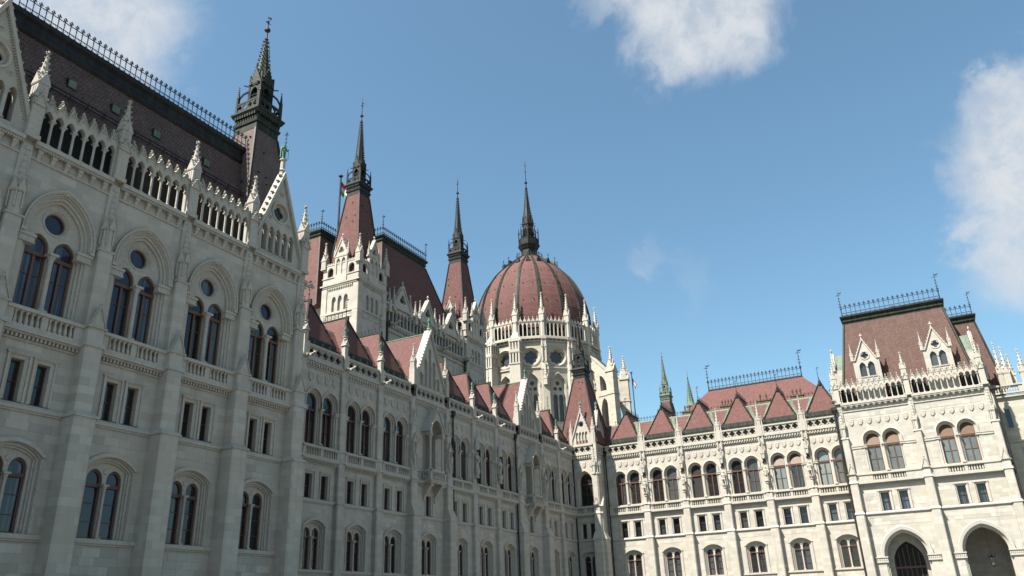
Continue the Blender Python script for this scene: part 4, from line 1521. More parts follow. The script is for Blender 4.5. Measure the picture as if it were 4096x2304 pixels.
# ---------------------------------------------------------------- right wing (sunlit)
CW = thing('palace_wing', 'sunlit white stone wing with statues between arched windows and red sawtooth roofs', 'palace', (117.0, 0, 0), -PI/2)
cb_ = [-45.0, -38.53, -32.55, -26.56, -20.57, -14.58, -8.6]
pan, av = [], []
ccs = []
for i in range(6):
    x0, x1 = cb_[i], cb_[i+1]
    c = (x0+x1)/2 if i else -41.45
    ccs.append(c)
    pan += std_wall(c, x0, x1, 1.07, .48, (1.13, .77))
    av += std_avoid(c)
    av.append((x0-.6, x0+.6, 0, 26))
WC = wall_mesh(CW, pan, extra=lambda b: (b.box(-50, -8.6, .86, 13, 0, 26.1), b.add([(-8.6, 0, 0), (-8.6, .9, 0), (-8.6, .9, 26), (-8.6, 0, 26)], [(0, 1, 2, 3)])))
stone_blocks(CW, WC, -44, -9, 2.2, 23.7, av, 290, 21)
main_roof(CW, -52, -6, top=29.75)
gl = [(None, None), (None, DGLASS), (None, None), (None, DGLASS), (BLIND, None), (BLIND, BLIND)]
bl = [(0, 0), (0, 0), (0, 0), (0, 0), (20.12, 20.12), (0, 0)]
op = [(0, 0), (0, 0), (1, 0), (0, 0), (0, 0), (0, 0)]
mg = [(None, None), (DGLASS, None), (None, DGLASS), (DGLASS, None), (GLASSB, GLASSB), (DGLASS, None)]
for i, c in enumerate(ccs):
    x0, x1 = cb_[i], cb_[i+1]
    ground_window(CW, c, glass=DGLASS if i % 3 == 1 else None)
    ground_sill(CW, x0+.58, x1-.58)
    for s in (0, 1):
        mezz_window(CW, c, (-1, 1)[s]*1.07, .48, glass=mg[i][s])
    paired_window(CW, c, 0, 1.13, .77, gl[i], bl[i], op[i])
    lower_courses(CW, x0+.5, x1-.5)
    shields(CW, c, 5, .98, 22.86)
    upper_cornice(CW, x0+.3, x1-.3)
    quatrefoil_parapet(CW, x0+.38, x1-.38, -.05, 5)
    sawtooth_roof(CW, c, 3)
    if i:
        valley(CW, x0)
stl = ['stone knight statue between the first and second window pairs of the sunlit wing', 'stone knight statue between the second and third window pairs of the sunlit wing', 'stone knight statue between the third and fourth window pairs of the sunlit wing',
       'stone knight statue between the fourth and fifth window pairs of the sunlit wing', 'stone knight statue nearest the entrance pavilion on the sunlit wing']
for i in range(1, 6):
    buttress_c(CW, cb_[i])
    statue(i, CARVED, (117-.46, -cb_[i], 17.98), -PI/2, 2.05, stl[i-1], 'stone statues on the sunlit wing')
drain_pipe(CW, -44.6, -.28, 0, 24.3)

# hipped roof, chimneys and roof rail behind the sawtooth roofs
hb = MB().frus((-38, -8.5, 8.5, 23), 28.6, (-30.5, -15.2, 14.6, 15.6), 36.0)
HR = link('hipped_roof', hb.mesh('hipped_roof', TILE_RED), CW)
link('roof_ridge', MB().box(-30.6, -15.1, 14.5, 15.7, 35.95, 36.12).mesh('roof_ridge', COPPER), HR)
cresting(HR, (-30.5, 14.7, 36.1), (-15.2, 14.7, 36.1), 1.9, .62, ends=4.6, big=True)
cresting(CW, (-44, 4.0, 29.8), (-9, 4.0, 29.8), .95, .5)
def chimney(px, w, npots):
    p = pix(px, 1650, 0, 122.6)
    x = -p.y
    b = MB().box(x-w/2, x+w/2, 5.3, 6.1, 28.8, 30.75).box(x-w/2-.1, x+w/2+.1, 5.2, 6.2, 30.75, 30.98).box(x-w/2-.06, x+w/2+.06, 5.24, 6.16, 30.3, 30.4)
    K = link('chimney', b.mesh('chimney', BRICK), CW)
    for q in range(npots):
        xx = x-w/2+w*(q+.6)/(npots+.2)
        link('chimney_pot', cached('pot', lambda: MB().lathe([(.13, 0), (.11, .5), (.15, .55), (.13, .8), (.04, 1.05)], 8).mesh('chimney_pot', plain('terracotta_pot', (.06, .025, .02)))), K, (xx, 5.7, 30.98))
for px, w, n in ((2640, 1.5, 2), (2750, 1.6, 2), (2912, 2.0, 4), (3062, 2.0, 2), (3200, 1.8, 3)):
    chimney(px, w, n)

# ---------------------------------------------------------------- corner pavilion between the wings
PV = thing('corner_pavilion', 'corner pavilion with gables and red tower roof where shaded and sunlit wings meet', 'palace', (113.75, 0, 0), -PI/2)
c = -47.05
x0, x1 = -48.9, -45.1
def big_arch(d):
    return arch(1.0+d, 16.72, 20.4, 21.6+d*1.15, 8, -47.05)
pan = [(rect(x0, x1, 0, 11.75), [arch(1.36, 6.02, 9.5, 10.12, 7, c)]),
       (rect(x0, x1, 11.75, 15.45), [rect(c+s*.66-.58, c+s*.66+.58, 12.0, 14.37) for s in (-1, 1)]),
       (rect(x0, x1, 15.45, 24.6), [big_arch(.26)])]
WP = wall_mesh(PV, pan, extra=lambda b: (b.box(-52, x1-.01, .86, 9, 0, 26.0), b.add([(x1, 0, 0), (x1, 3.4, 0), (x1, 3.4, 26), (x1, 0, 26)], [(0, 1, 2, 3)])))
stone_blocks(PV, WP, x0, x1, 2.2, 23.6, [(c-1.7, c+1.7, 5.5, 10.5), (c-1.6, c+1.6, 11.5, 23.5)], 40, 8)
ground_window(PV, c)
ground_sill(PV, x0, x1)
for s in (-1, 1):
    mezz_window(PV, c, s*.66, .33)
lower_courses(PV, x0, x1-.3, per=4)
upper_cornice(PV, x0, x1)
quatrefoil_parapet(PV, x0+.05, x1-.3, -.05, 3)
shields(PV, c, 3, 1.15, 22.86)
W = link('window', MB().loft([(big_arch(.26), 0), (big_arch(.26), .12), (big_arch(.12), .16), (big_arch(.12), .32), (big_arch(0), .4), (big_arch(0), .72)]).loft(
    [(arch(1.3, 20.1, 20.12, 22.0, 8, c), 0), (arch(1.3, 20.1, 20.12, 22.0, 8, c), -.14), (arch(1.45, 20.1, 20.12, 22.2, 8, c), -.12), (arch(1.45, 20.1, 20.12, 22.2, 8, c), 0)], False).mesh('single_window_surround', CARVED), PV)
lancet_parts(W, c, 1.0, 16.74, 20.4, 21.6, .56, WOODR, GLASS, mull=True, bars=(.5,), transom=20.0)
def gable_p():
    b = MB()
    o = [(-1.6, 25.95), (-1.6, 26.9), (0, 31.3), (1.6, 26.9), (1.6, 25.95)]
    lan = [arch(.2, 26.15, 27.7, 28.05, 5, k*.52) for k in (-1.5, -.5, .5, 1.5)]
    q = foil(0, 29.2, .38, 6, 4)
    b.panel(o, lan+[circle(0, 29.2, .52, 20)], -.12)
    b.panel(o, [], .3)
    b.panel(circle(0, 29.2, .52, 20), [q], .0)
    b.loft([(circle(0, 29.2, .52, 20), -.12), (circle(0, 29.2, .52, 20), 0)])
    for l in lan:
        b.loft([(l, -.12), (l, .1)])
        b.panel(l, [], .1)
    b.loft([(q, 0), (q, .15)])
    return b.mesh('gable', STONE)
def cop_p():
    cp = MB()
    for s in (-1, 1):
        cp.xz([(s*1.6, 26.75), (0, 31.1), (0, 31.6), (s*1.85, 26.6)], -.3, .4)
        for k in range(10):
            t = (k+.5)/10
            cp.octa((s*1.75*(1-t), -.15, 26.85+4.7*t), .14)
    cp.lathe([(.17, 31.2), (.12, 31.9), (.2, 32.0), (.2, 32.1)], 8, 0, 0)
    return cp.mesh('coping', CARVED)
for loc, rz in (((c, 0, 0), 0), ((x1, 1.85, 0), PI/2)):
    G = link('gable', cached('gp', gable_p), PV, loc, rz)
    link('coping', cached('gpc', cop_p), G)
    link('rose_pane', cached('gpr', lambda: MB().panel(circle(0, 29.2, .5, 16), [], .14).mesh('rose_pane', GLASS)), G)
    for s in (-1, 1):
        link('pier', cached('ppier', lambda: MB().box(-.24, .24, -.3, .25, 25.9, 27.7).mesh('pier', CARVED)), G, (s*1.82, 0, 0))
        link('pinnacle', pinnacle_mesh(.22, .8, 2.6), G, (s*1.82, 0, 27.6))
for loc, rz in (((-45.25, 0, 0), 0), ((x1, .25, 0), PI/2)):
    bt = link('buttress', BUT_BG, PV, loc, rz)
    link('gablet', gablet_mesh(.44, 1.45, .3), bt, (0, -.42, 16.53))
    link('canopy', canopy_mesh(.34, 1.35, 4.1), bt, (0, -.3, 21.3))
bt = link('corner_pier', MB().box(-45.2, -44.75, -.3, .4, 0, 26).mesh('corner_pier', STONE), PV)
sp_ = quatrefoil_parapet(PV, 0, 2.6, 0, 2)
sp_.location = (x1+.06, 1.9, 0)
sp_.rotation_euler = (0, 0, PI/2)
tower_roof(PV, -47.8, 117.0-113.75, 26.2, 3.25, 37.4, 1.0, 46.6, 47.1, 48.2, TILE_RED, COPPER_BLK)
drain_pipe(PV, -48.75, -.3, 0, 24.3)
for p, l in (((113.75, 47.05, 32.05), 'green bronze figure on the left gable tip of the corner pavilion'), ((115.6, 45.1, 32.05), 'green bronze figure on the right gable tip of the corner pavilion')):
    statue(0, BRONZE, p, -PI/2, 1.0, l, 'green bronze figures on gable tips')

# ---------------------------------------------------------------- entrance pavilion (right)
DP = thing('entrance_pavilion', 'bright projecting entrance pavilion with two deep arches, gallery and brown mansard roof', 'palace', (109.0, 0, 0), -PI/2)
dx = [-8.75, -.35, 8.05]
dc = [-4.5, 3.85]
pan, av = [], []
for c in dc:
    x0, x1 = (dx[0], dx[1]) if c < 0 else (dx[1], dx[2]+.55)
    if c < 0:
        x0 -= .55
    pan += [(rect(x0, x1, 0, 11.75), [arch(2.45, -.1+.12, 6.7, 9.65, 10, c)]),
            (rect(x0, x1, 11.75, 15.45), [rect(c+s*1.04-.74, c+s*1.04+.74, 12.0, 14.37) for s in (-1, 1)]),
            (rect(x0, x1, 15.45, 25.62), [arch(.77+.26, 16.72, 20.72, 21.5+.26*1.1, 7, c+s*1.13) for s in (-1, 1)])]
    av += [(c-3.1, c+3.1, 0, 7.0), (c-2.9, c+2.9, 6, 10.2), (c-2.0, c+2.0, 11.4, 14.7), (c-4, c+4, 14.7, 16.8), (c-2.3, c+2.3, 16, 22.4), (c-3.9, c+3.9, 22.3, 23.6)]
av += [(x-.6, x+.6, 0, 26) for x in dx]
WD = wall_mesh(DP, pan, extra=lambda b: (b.box(-9.3, 8.6, .86, 20, 11.0, 25.6), b.box(-9.3, -9.28, 0, 20, 0, 25.6), b.box(8.58, 8.6, 0, 20, 0, 25.6), b.box(-9.28, 8.58, 7.2, 20, 0, 11.0), b.box(-9.28, 8.58, 1.2, 7.2, 10.2, 11.0), b.box(-.6, .0, 1.2, 7.2, 0, 10.2)))
stone_blocks(DP, WD, -9.1, 8.4, 1.0, 24.3, av, 298, 33)
for i, c in enumerate(dc):
    L = lambda d: arch(2.45+d, .02, 6.7, 9.65+d*1.2, 10, c)
    a = MB().loft([(L(0), 0), (L(0), .10), (L(-.12), .12), (L(-.12), .26), (L(-.26), .28), (L(-.26), 1.25)])
    Ar = link('entrance_arch', a.mesh('entrance_arch', CARVED), DP)
    h1, h2, h3 = (arch(2.45+d, 6.7, 6.72, 9.65+d*1.2, 12, c) for d in (.02, .34, .42))
    hb = MB().loft([(h1, 0), (h1, -.16), (h2, -.20), (h3, -.12), (h3, 0)], False)
    link('hood_moulding', hb.mesh('hood_moulding', CARVED), Ar)
    for s in (-1, 1):
        e0, e1 = c+s*2.17, c+s*3.55
        lo, hi = min(e0, e1), max(e0, e1)
        im = MB().box(lo, hi, -.10, .5, 6.12, 6.62).box(lo-.05, hi+.05, -.2, .55, 6.58, 6.72).box(lo-.02, hi+.02, -.14, .5, 6.04, 6.12)
        for q in range(7):
            im.octa((lo+(hi-lo)*(q+.5)/7, -.11, 6.36), .09, .05, .2)
        link('impost', im.mesh('impost', CARVED), Ar)
    for s in (-1, 1):
        mezz_window(DP, c, s*1.04, .48, glass=(GLASSB if i == 0 else None))
    paired_window(DP, c, 0, 1.13, .77, (BLIND, BLIND), (20.12, 20.12))
    x0, x1 = (dx[i]+.45, dx[i+1]-.45)
    lower_courses(DP, x0, x1, per=6, pitch=.285)
    shields(DP, c, 7, 1.06, 23.05)
    link('impost_band', MB().box(x0, c-2.5, -.09, 0, 19.72, 20.05).box(c+2.5, x1, -.09, 0, 19.72, 20.05).box(x0, c-2.5, -.14, 0, 19.98, 20.08).box(c+2.5, x1, -.14, 0, 19.98, 20.08).mesh('impost_band', CARVED), DP)
    link('cornice', MB().box(x0-.2, x1+.2, -.40, .4, 25.36, 25.58).box(x0-.2, x1+.2, -.3, 0, 25.27, 25.36).box(x0-.2, x1+.2, -.1, 0, 24.50, 24.62).mesh('cornice', CARVED), DP)
    dentils(DP, x0-.2, x1+.2, -.36, -.2, 25.15, 25.27, .15)
    for k in range(11):
        link('corbel', cm, DP, (x0+(x1-x0)*(k+.5)/11, 0, 0), 0, (1.15, 1.25, 1))
    arcade(DP, x0+.05, x1-.05, -.02, 25.70, 11, 1.45, 1.86, 2.0, 2.72, th=.30, r=.07)
for x in dx:
    buttress_a(DP, x, BUT_D)
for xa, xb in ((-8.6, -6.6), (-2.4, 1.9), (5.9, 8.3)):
    link('gallery_shade_panel', MB().box(xa, xb, .75, .9, 25.6, 27.6).mesh('gallery_shade_panel', COPPER_BLK), DP)  # panels added between the dormers, coloured dark so the arch openings look shaded
for xa, xb in ((-6.2, -2.8), (2.3, 5.6)):
    link('dormer_base', MB().box(xa, xb, .7, 1.3, 25.6, 28.4).mesh('dormer_base', STONE), DP)
# left arch: inner doorway with glazed wooden doors; right arch: open porch
iw = MB()
ia = arch(1.72, .02, 5.9, 8.45, 9, dc[0])
iw.panel(rect(-9.2, -.6, .02, 10.2), [ia], 2.6)
iw.loft([(ia, 2.6), (ia, 3.0)])
ID = link('inner_doorway', iw.mesh('inner_doorway', STONE), DP)
dm = MB().panel(arch(1.72, .03, 5.9, 8.44, 9, dc[0]), [], 3.0)
link('door_glass', dm.mesh('door_glass', VOID), ID)
df = MB()
for k in range(-3, 4):
    df.box(dc[0]+k*.55-.05, dc[0]+k*.55+.05, 2.86, 2.98, .05, 8.1-abs(k)*.42)
df.box(dc[0]-1.7, dc[0]+1.7, 2.84, 2.99, 5.35, 5.6)
df.box(dc[0]-1.7, dc[0]+1.7, 2.84, 2.99, 3.0, 3.15)
link('door_frame', df.mesh('door_frame', WOODR), ID)
# hanging lantern in the right arch
HL = thing('hanging_lantern', 'dark iron lantern hanging on a thin rod in the right entrance arch', 'lantern', (109.0+2.4, -dc[1]-.35, 5.6))
link('rod', MB().bar((0, 0, .75), (0, 0, 3.9), .02).mesh('rod', IRON), HL)
lb = MB()
lb.lathe([(.06, .75), (.09, .62), (.30, .48), (.34, .46)], 6)
lb.lathe([(.16, -.42), (.08, -.52), (.03, -.66)], 6)
for k in range(6):
    a = k*PI/3
    lb.bar((.32*math.cos(a), .32*math.sin(a), .46), (.16*math.cos(a), .16*math.sin(a), -.42), .02)
    lb.octa((.36*math.cos(a), .36*math.sin(a), .56), .05, .05, .09)
link('cage', lb.mesh('cage', IRON), HL)
link('glass', MB().lathe([(.29, .44), (.14, -.40)], 6).mesh('glass', LAMPG), HL)
# mansard roof of the entrance pavilion
b = MB().frus((-8.15, 7.65, 1.25, 18), 26.3, (-6.35, 6.0, 4.0, 12), 37.4)
RD = link('mansard_roof', b.mesh('mansard_roof', TILE_BROWN), DP)
def band(x0, x1, y0, y1, z):
    b = MB()
    for d, e, a, q in ((.0, .0, 0, .35), (.12, .16, .35, .45), (.08, .08, .45, .85), (.22, .3, .85, 1.05), (.34, .34, 1.05, 1.22)):
        b.frus((x0-d, x1+d, y0-d, y1+d), z+a, (x0-e, x1+e, y0-e, y1+e), z+q)
    return b
link('roof_cornice', band(-6.35, 6.0, 4.0, 12, 37.38).mesh('roof_cornice', COPPER), RD)
cresting(RD, (-6.3, 3.9, 38.6), (5.95, 3.9, 38.6), 1.75, .6, ends=3.7, big=True)
for a, q in (((-8.15, 1.25), (-6.35, 4.0)), ((7.65, 1.25), (6.0, 4.0))):
    hf = MB().bar((a[0], a[1], 26.3), (q[0], q[1], 37.4), .16, .14, 6)
    link('hip_flashing', hf.mesh('hip_flashing', COPPER), RD)
b = MB().frus((-4, 10.9, 7.6, 22), 26.3, (-2, 9.55, 9.3, 18), 36.2)
R2 = link('mansard_roof', b.mesh('rear_mansard_roof', TILE_BROWN), DP)
link('roof_cornice', band(-2, 9.55, 9.3, 18, 36.18).mesh('roof_cornice', COPPER), R2)
cresting(R2, (0, 9.2, 37.4), (9.5, 9.2, 37.4), 1.6, .6, ends=3.3, big=True)
hf = MB().bar((10.9, 7.6, 26.3), (9.55, 9.3, 36.2), .15, .13, 6)
link('hip_flashing', hf.mesh('hip_flashing', COPPER), R2)
def dormer():
    b = MB()
    o = [(-1.62, 28.3), (-1.62, 31.35), (-1.25, 31.35), (0, 34.0), (1.25, 31.35), (1.62, 31.35), (1.62, 28.3)]
    lan = [arch(.40, 29.05, 30.35, 30.98, 6, s*.52) for s in (-1, 1)]
    q = foil(0, 31.85, .46, 4, 6)
    b.panel(o, lan+[q], 0)
    for l in lan+[q]:
        b.loft([(l, 0), (l, .28)])
    b.box(-1.62, -1.6, 0, 2.3, 28.3, 31.35).box(1.6, 1.62, 0, 2.3, 28.3, 31.35)
    b.box(-1.72, 1.72, -.12, .05, 28.2, 28.4)
    b.box(-1.72, -1.2, -.08, .3, 31.3, 31.45).box(1.2, 1.72, -.08, .3, 31.3, 31.45)
    b.box(-1.0, 1.0, -.08, .1, 28.9, 29.03)
    b.loft([(circle(0, 31.85, .5, 20), 0), (circle(0, 31.85, .5, 20), -.06), (circle(0, 31.85, .6, 20), -.06), (circle(0, 31.85, .6, 20), 0)])
    return b.mesh('dormer', STONE)
def dormer_cop():
    cp = MB()
    for s in (-1, 1):
        cp.xz([(s*1.25, 31.3), (0, 33.95), (0, 34.25), (s*1.42, 31.25)], -.16, .25)
        for k in range(7):
            t = (k+.5)/7
            cp.octa((s*1.38*(1-t), 0, 31.4+2.8*t), .12)
    cp.lathe([(.1, 33.9), (.07, 34.5), (.14, 34.55), (.05, 34.9)], 6)
    cp.box(-.22, .22, -.06, .06, 34.55, 34.66)
    return cp.mesh('coping', CARVED)
def dormer_roof():
    return MB().xz([(-1.5, 31.2), (0, 33.8), (1.5, 31.2)], .3, 2.6).mesh('dormer_roof', GREEN)
for loc, rz in (((-4.45, 1.0, 0), 0), ((3.95, 1.0, 0), 0), ((8.25, 4.4, -.5), PI/2), ((-8.7, 4.4, -.5), -PI/2)):
    Dm = link('dormer', cached('dorm', dormer), DP, loc, rz)
    link('coping', cached('dormc', dormer_cop), Dm)
    link('dormer_roof', cached('dormr', dormer_roof), Dm)
    pnm = cached('dormp', lambda: MB().panel(rect(-1.0, 1.0, 28.95, 31.2), [], .27).panel(circle(0, 31.85, .52, 16), [], .27).mesh('pane', DGLASS))
    link('pane', pnm, Dm)
    link('column', column_mesh(.055, 1.3), Dm, (0, .0, 29.05))
    for s in (-1, 1):
        link('pinnacle', pinnacle_mesh(.17, .8, 2.5, crock=4), Dm, (s*1.62, .05, 31.3))
for x, y in ((-9.15, .9), (8.5, .9)):
    link('pinnacle', pinnacle_mesh(.24, 1.2, 4.6), DP, (x, y, 26.4))
# set-back flank on the far right
FL = link('flank_wall', MB().box(8.6, 13.2, 4.0, 20, 0, 24.8).box(12.2, 13.3, 3.4, 4.0, 0, 26.0).box(8.6, 13.3, 3.75, 4.0, 19.0, 19.2).box(8.6, 13.3, 3.7, 4.0, 24.5, 24.75).box(8.6, 13.3, 3.75, 4.0, 11.7, 11.95).mesh('flank_wall', DSTONE), DP)
B_ = balustrade(DP, 8.65, 12.2, 4.0, 24.9, 26.0, 1, 9)
shields(DP, 11.3, 2, 1.2, 17.9, 4.0)
fw_ = link('window', MB().box(9.5, 10.3, 3.9, 4.02, 20.6, 23.2).mesh('window', CARVED), DP)
link('pane', MB().box(9.62, 10.18, 3.86, 3.9, 20.75, 23.05).mesh('pane', GLASS), fw_)
for x, y, h in ((10.5, 5.6, 6.2), (11.0, 4.3, 5.2), (11.6, 5.0, 4.2), (12.7, 3.8, 4.4)):
    link('pinnacle', pinnacle_mesh(.34, h*.36, h), DP, (x, y, 26.0))
drain_pipe(DP, 8.72, -.25, 0, 24.4, .14)
drain_pipe(DP, -9.42, -.30, 0, 24.4, .14)
drain_pipe(DP, 13.5, 3.3, 0, 24.4, .13)
wd = MB()
for q in range(26):
    a = random.uniform(0, 2*PI)
    r = random.uniform(.05, .3)
    p = Vector((-9.3+r*math.cos(a), -.3+r*math.sin(a)*.6, 25.7))
    wd.bar(p, p+Vector((random.uniform(-.15, .15), random.uniform(-.15, .15), random.uniform(.2, .5))), .02, .05, 3)
stuff(link('weeds', wd.mesh('weeds', LEAF), DP))

# ---------------------------------------------------------------- tower block behind the middle wing
E = thing('tower_block', 'white stone block with two spired towers and a steep red mansard behind the middle wing', 'palace', (0, 60.0, 0))
link('core_wall', MB().box(79.5, 100.4, .5, 24, 0, 38.0).box(76, 104, 5.9, 24, 0, 41.2).box(79.5, 100.4, 1.0, 24, 38.0, 41.4).mesh('core_wall', STONE), E)
def tower_face():
    b = MB()
    w = 2.95
    lan = [arch(.34, 38.9, 40.5, 41.05, 5, k*.98) for k in (-1, 0, 1)]
    b.panel(rect(-w, w, 12, 42.4), lan, -w)
    for l in lan:
        b.loft([(l, -w), (l, -w+.3)])
        b.panel(l, [], -w+.3)
    b.box(-w-.08, w+.08, -w-.12, -w+.05, 38.55, 38.85)
    b.box(-w-.03, w+.03, -w-.06, -w+.05, 37.75, 37.85)
    for k in range(-8, 9):
        b.octa((k*.3, -w-.03, 38.2), .1, .05, .12)
    for s in (-1, 1):
        b.box(min(s*w, s*(w-.75))-.05, max(s*w, s*(w-.75))+.05, -w-.1, -w+.05, 12, 42.4)
    for k in range(14):
        x = -2.05+4.1*(k+.5)/14
        b.box(x-.09, x+.09, -w-.14, -w, 42.05, 42.3)
    b.box(-w-.18, w+.18, -w-.18, -w+.1, 42.4, 42.62)
    b.box(-w-.28, w+.28, -w-.28, -w+.1, 42.62, 42.8)
    # gallery stage
    sm = [arch(.48, 43.95, 44.75, 45.3, 6, s*1.75) for s in (-1, 1)]
    b.panel(rect(-w, w, 42.8, 45.65), sm, -w-.05)
    b.panel(rect(-w, w, 42.8, 45.65), sm, -w+.25)
    for l in sm:
        b.loft([(l, -w-.05), (l, -w+.25)])
    b.box(-w-.1, w+.1, -w-.14, -w+.25, 43.75, 43.9)
    b.box(-w-.06, w+.06, -w-.1, -w+.28, 45.6, 45.75)
    for k in range(20):
        x = -w+2*w*(k+.5)/20
        b.box(x-.06, x+.06, -w-.08, -w+.1, 45.75, 45.95)
    gl_ = [arch(.30, 44.0, 45.85, 46.4, 5, s*.44) for s in (-1, 1)]
    o = [(-1.02, 42.9), (-1.02, 46.8), (0, 49.2), (1.02, 46.8), (1.02, 42.9)]
    tr = foil(0, 47.5, .50, 3, 6)
    b.panel(o, gl_+[tr], -w-.16)
    b.panel(o, gl_+[tr], -w+.25)
    for l in gl_:
        b.loft([(l, -w-.16), (l, -w+.1)])
        b.panel(l, [], -w+.1)
    b.loft([(tr, -w-.16), (tr, -w+.25)])
    for s in (-1, 1):
        b.box(min(s*1.02, s*1.0), max(s*1.02, s*1.0), -w-.16, -w+.25, 42.9, 46.8)
        b.xz([(s*1.02, 46.7), (0, 49.1), (0, 49.45), (s*1.2, 46.65)], -w-.26, -w+.3)
        for k in range(5):
            t = (k+.5)/5
            b.octa((s*1.15*(1-t), -w-.05, 46.85+2.5*t), .12)
    b.lathe([(.08, 49.2), (.07, 49.7), (.16, 49.75), (.03, 50.0)], 6, 0, -w)
    b.box(-1.1, 1.1, -w-.22, -w, 46.55, 46.68)
    return b.mesh('tower_face', STONE)
for cx in (76.55, 103.45):
    T = link('tower', MB().box(cx-2.6, cx+2.6, .35, 5.55, 12, 43.6).mesh('tower_core', STONE), E)
    for k in range(4):
        link('tower_face', cached('tf', tower_face), T, (cx, 2.95, 0), k*PI/2)
        a = k*PI/2+PI/4
        s2 = 2.95*math.sqrt(2)*.97
        link('pinnacle', pinnacle_mesh(.36, 1.5, 4.2), T, (cx+s2*math.cos(a), 2.95+s2*math.sin(a), 45.2))
        for s in (-1, 1):
            ang = k*PI/2
            lx, ly = s*1.08, -3.0
            link('pinnacle', pinnacle_mesh(.15, .7, 2.1, crock=3), T, (cx+lx*math.cos(ang)-ly*math.sin(ang), 2.95+lx*math.sin(ang)+ly*math.cos(ang), 46.8))
    tower_roof(E, cx, 3.1, 43.2, 2.68, 56.85, 1.12, 69.7, 70.7, 73.8, TILE_RED, COPPER_BLK)
# arcaded gallery with three gables between the towers
fr = MB()
ars = [arch(.31, 38.95, 40.55, 41.0, 5, 80.4+k*.83+(.0 if k % 3 else 0)) for k in range(24)]
fr.panel(rect(79.4, 100.6, 38.0, 41.6), ars, .3)
fr.panel(rect(79.4, 100.6, 20.0, 38.0), [], .3)
for l in ars:
    fr.loft([(l, .3), (l, .48)])
fr.box(79.4, 100.6, .05, .3, 38.65, 38.9).box(79.4, 100.6, .1, .3, 37.6, 37.75).box(79.4, 100.6, .0, .5, 41.4, 41.62)
FE = link('gallery_wall', fr.mesh('gallery_wall', STONE), E)
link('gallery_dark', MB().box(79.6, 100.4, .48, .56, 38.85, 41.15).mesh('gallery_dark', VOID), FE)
dentils(E, 79.6, 100.4, .02, .3, 38.2, 38.6, .5)
for k in range(23):
    link('column', column_mesh(.075, 1.6), FE, (80.815+k*.83, .28, 38.95))
def gable_e():
    b = MB()
    o = [(-1.75, 41.6), (-1.75, 42.2), (0, 45.0), (1.75, 42.2), (1.75, 41.6)]
    tr = foil(0, 43.05, .74, 3, 7)
    b.panel(o, [tr], -.1)
    b.panel(o, [], .36)
    b.loft([(tr, -.1), (tr, .32)])
    for s in (-1, 1):
        b.xz([(s*1.75, 42.05), (0, 44.85), (0, 45.25), (s*1.95, 42.0)], -.25, .45)
        for k in range(6):
            t = (k+.5)/6
            b.octa((s*1.9*(1-t), -.05, 42.2+3.0*t), .13)
    b.lathe([(.1, 45), (.08, 45.6), (.18, 45.65), (.03, 45.95)], 6)
    return b.mesh('gable', STONE)
for gx in (83.65, 90.0, 96.3):
    G = link('gable', cached('ge', gable_e), E, (gx, .25, 0))
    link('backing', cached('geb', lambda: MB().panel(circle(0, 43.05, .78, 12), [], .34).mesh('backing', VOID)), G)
    for s in (-1, 1):
        link('pinnacle', pinnacle_mesh(.26, 1.2, 3.6), G, (s*1.95, 0, 41.0))
for gx in (80.6, 86.8, 93.2, 99.4):
    link('pinnacle', pinnacle_mesh(.26, 1.4, 3.6), E, (gx, .2, 40.4))
    link('gargoyle', gargoyle_mesh(), E, (gx, .0, 38.4), 0, 1.6)
for xa, xb, ya, yb, ta, tb, tya, tyb in ((79.8, 100.2, 1.1, 16, 84.3, 95.7, 4.6, 11), (74.8, 105.2, 8.0, 24, 78.2, 101.8, 11.1, 20)):
    m_ = link('mansard_roof', MB().frus((xa, xb, ya, yb), 41.2, (ta, tb, tya, tyb), 53.6).mesh('mansard_roof', TILE_RED), E)
    link('roof_cornice', band(ta, tb, tya, tyb, 53.58).mesh('roof_cornice', COPPER), m_)
    cresting(m_, (ta, tya-.1, 54.8), (tb, tya-.1, 54.8), 1.5, .5, ends=3.4, big=True)
    cresting(m_, (ta, tyb, 54.8), (ta, tya-.1, 54.8), 1.5, .5, big=True)
    for pa, pb in (((xa, ya, 41.2), (ta, tya, 53.6)), ((xb, ya, 41.2), (tb, tya, 53.6))):
        link('hip_flashing', MB().bar(pa, pb, .16, .14, 6).mesh('hip_flashing', COPPER), m_)
drain_pipe(E, 80.0, .0, 20, 38.0, .16)
drain_pipe(E, 100.1, .0, 20, 38.0, .16)

# ---------------------------------------------------------------- dome
DM = thing('domed_rotunda', 'large ribbed red dome with black copper lantern on a white arcaded drum', 'dome', (138.0, 66.3, 0))
AZ0 = R(11.25)
prof = [(11.95, 52.5), (11.98, 55.3), (11.8, 57.6), (11.45, 59.6), (10.95, 61.5), (10.25, 63.3), (9.35, 65.1), (8.3, 66.7), (7.2, 67.95), (6.0, 69.1), (4.7, 70.3), (3.5, 71.3), (2.2, 72.4)]
def dome_panel():
    b = MB()
    for (r0, z0), (r1, z1) in zip(prof, prof[1:]):
        for k in range(2):
            q = [-PI/16+k*PI/16, -PI/16+(k+1)*PI/16]
            f0, f1 = [1.0 if abs(a_) > .01 else .992 for a_ in q], None
            b.add([(r0*math.cos(q[0])*f0[0], r0*math.sin(q[0])*f0[0], z0), (r0*math.cos(q[1])*f0[1], r0*math.sin(q[1])*f0[1], z0),
                   (r1*math.cos(q[1])*f0[1], r1*math.sin(q[1])*f0[1], z1), (r1*math.cos(q[0])*f0[0], r1*math.sin(q[0])*f0[0], z1)], [(0, 1, 2, 3)])
    for z, r_ in ((58.5, 11.62), (62.4, 10.6), (65.9, 8.8)):
        for a_ in (-.09, .09):
            b.box(r_*math.cos(a_)-.05, r_*math.cos(a_)+.16, r_*math.sin(a_)-.07, r_*math.sin(a_)+.07, z-.04, z+.06)
    return b.mesh('dome_panel', TILE_RED)
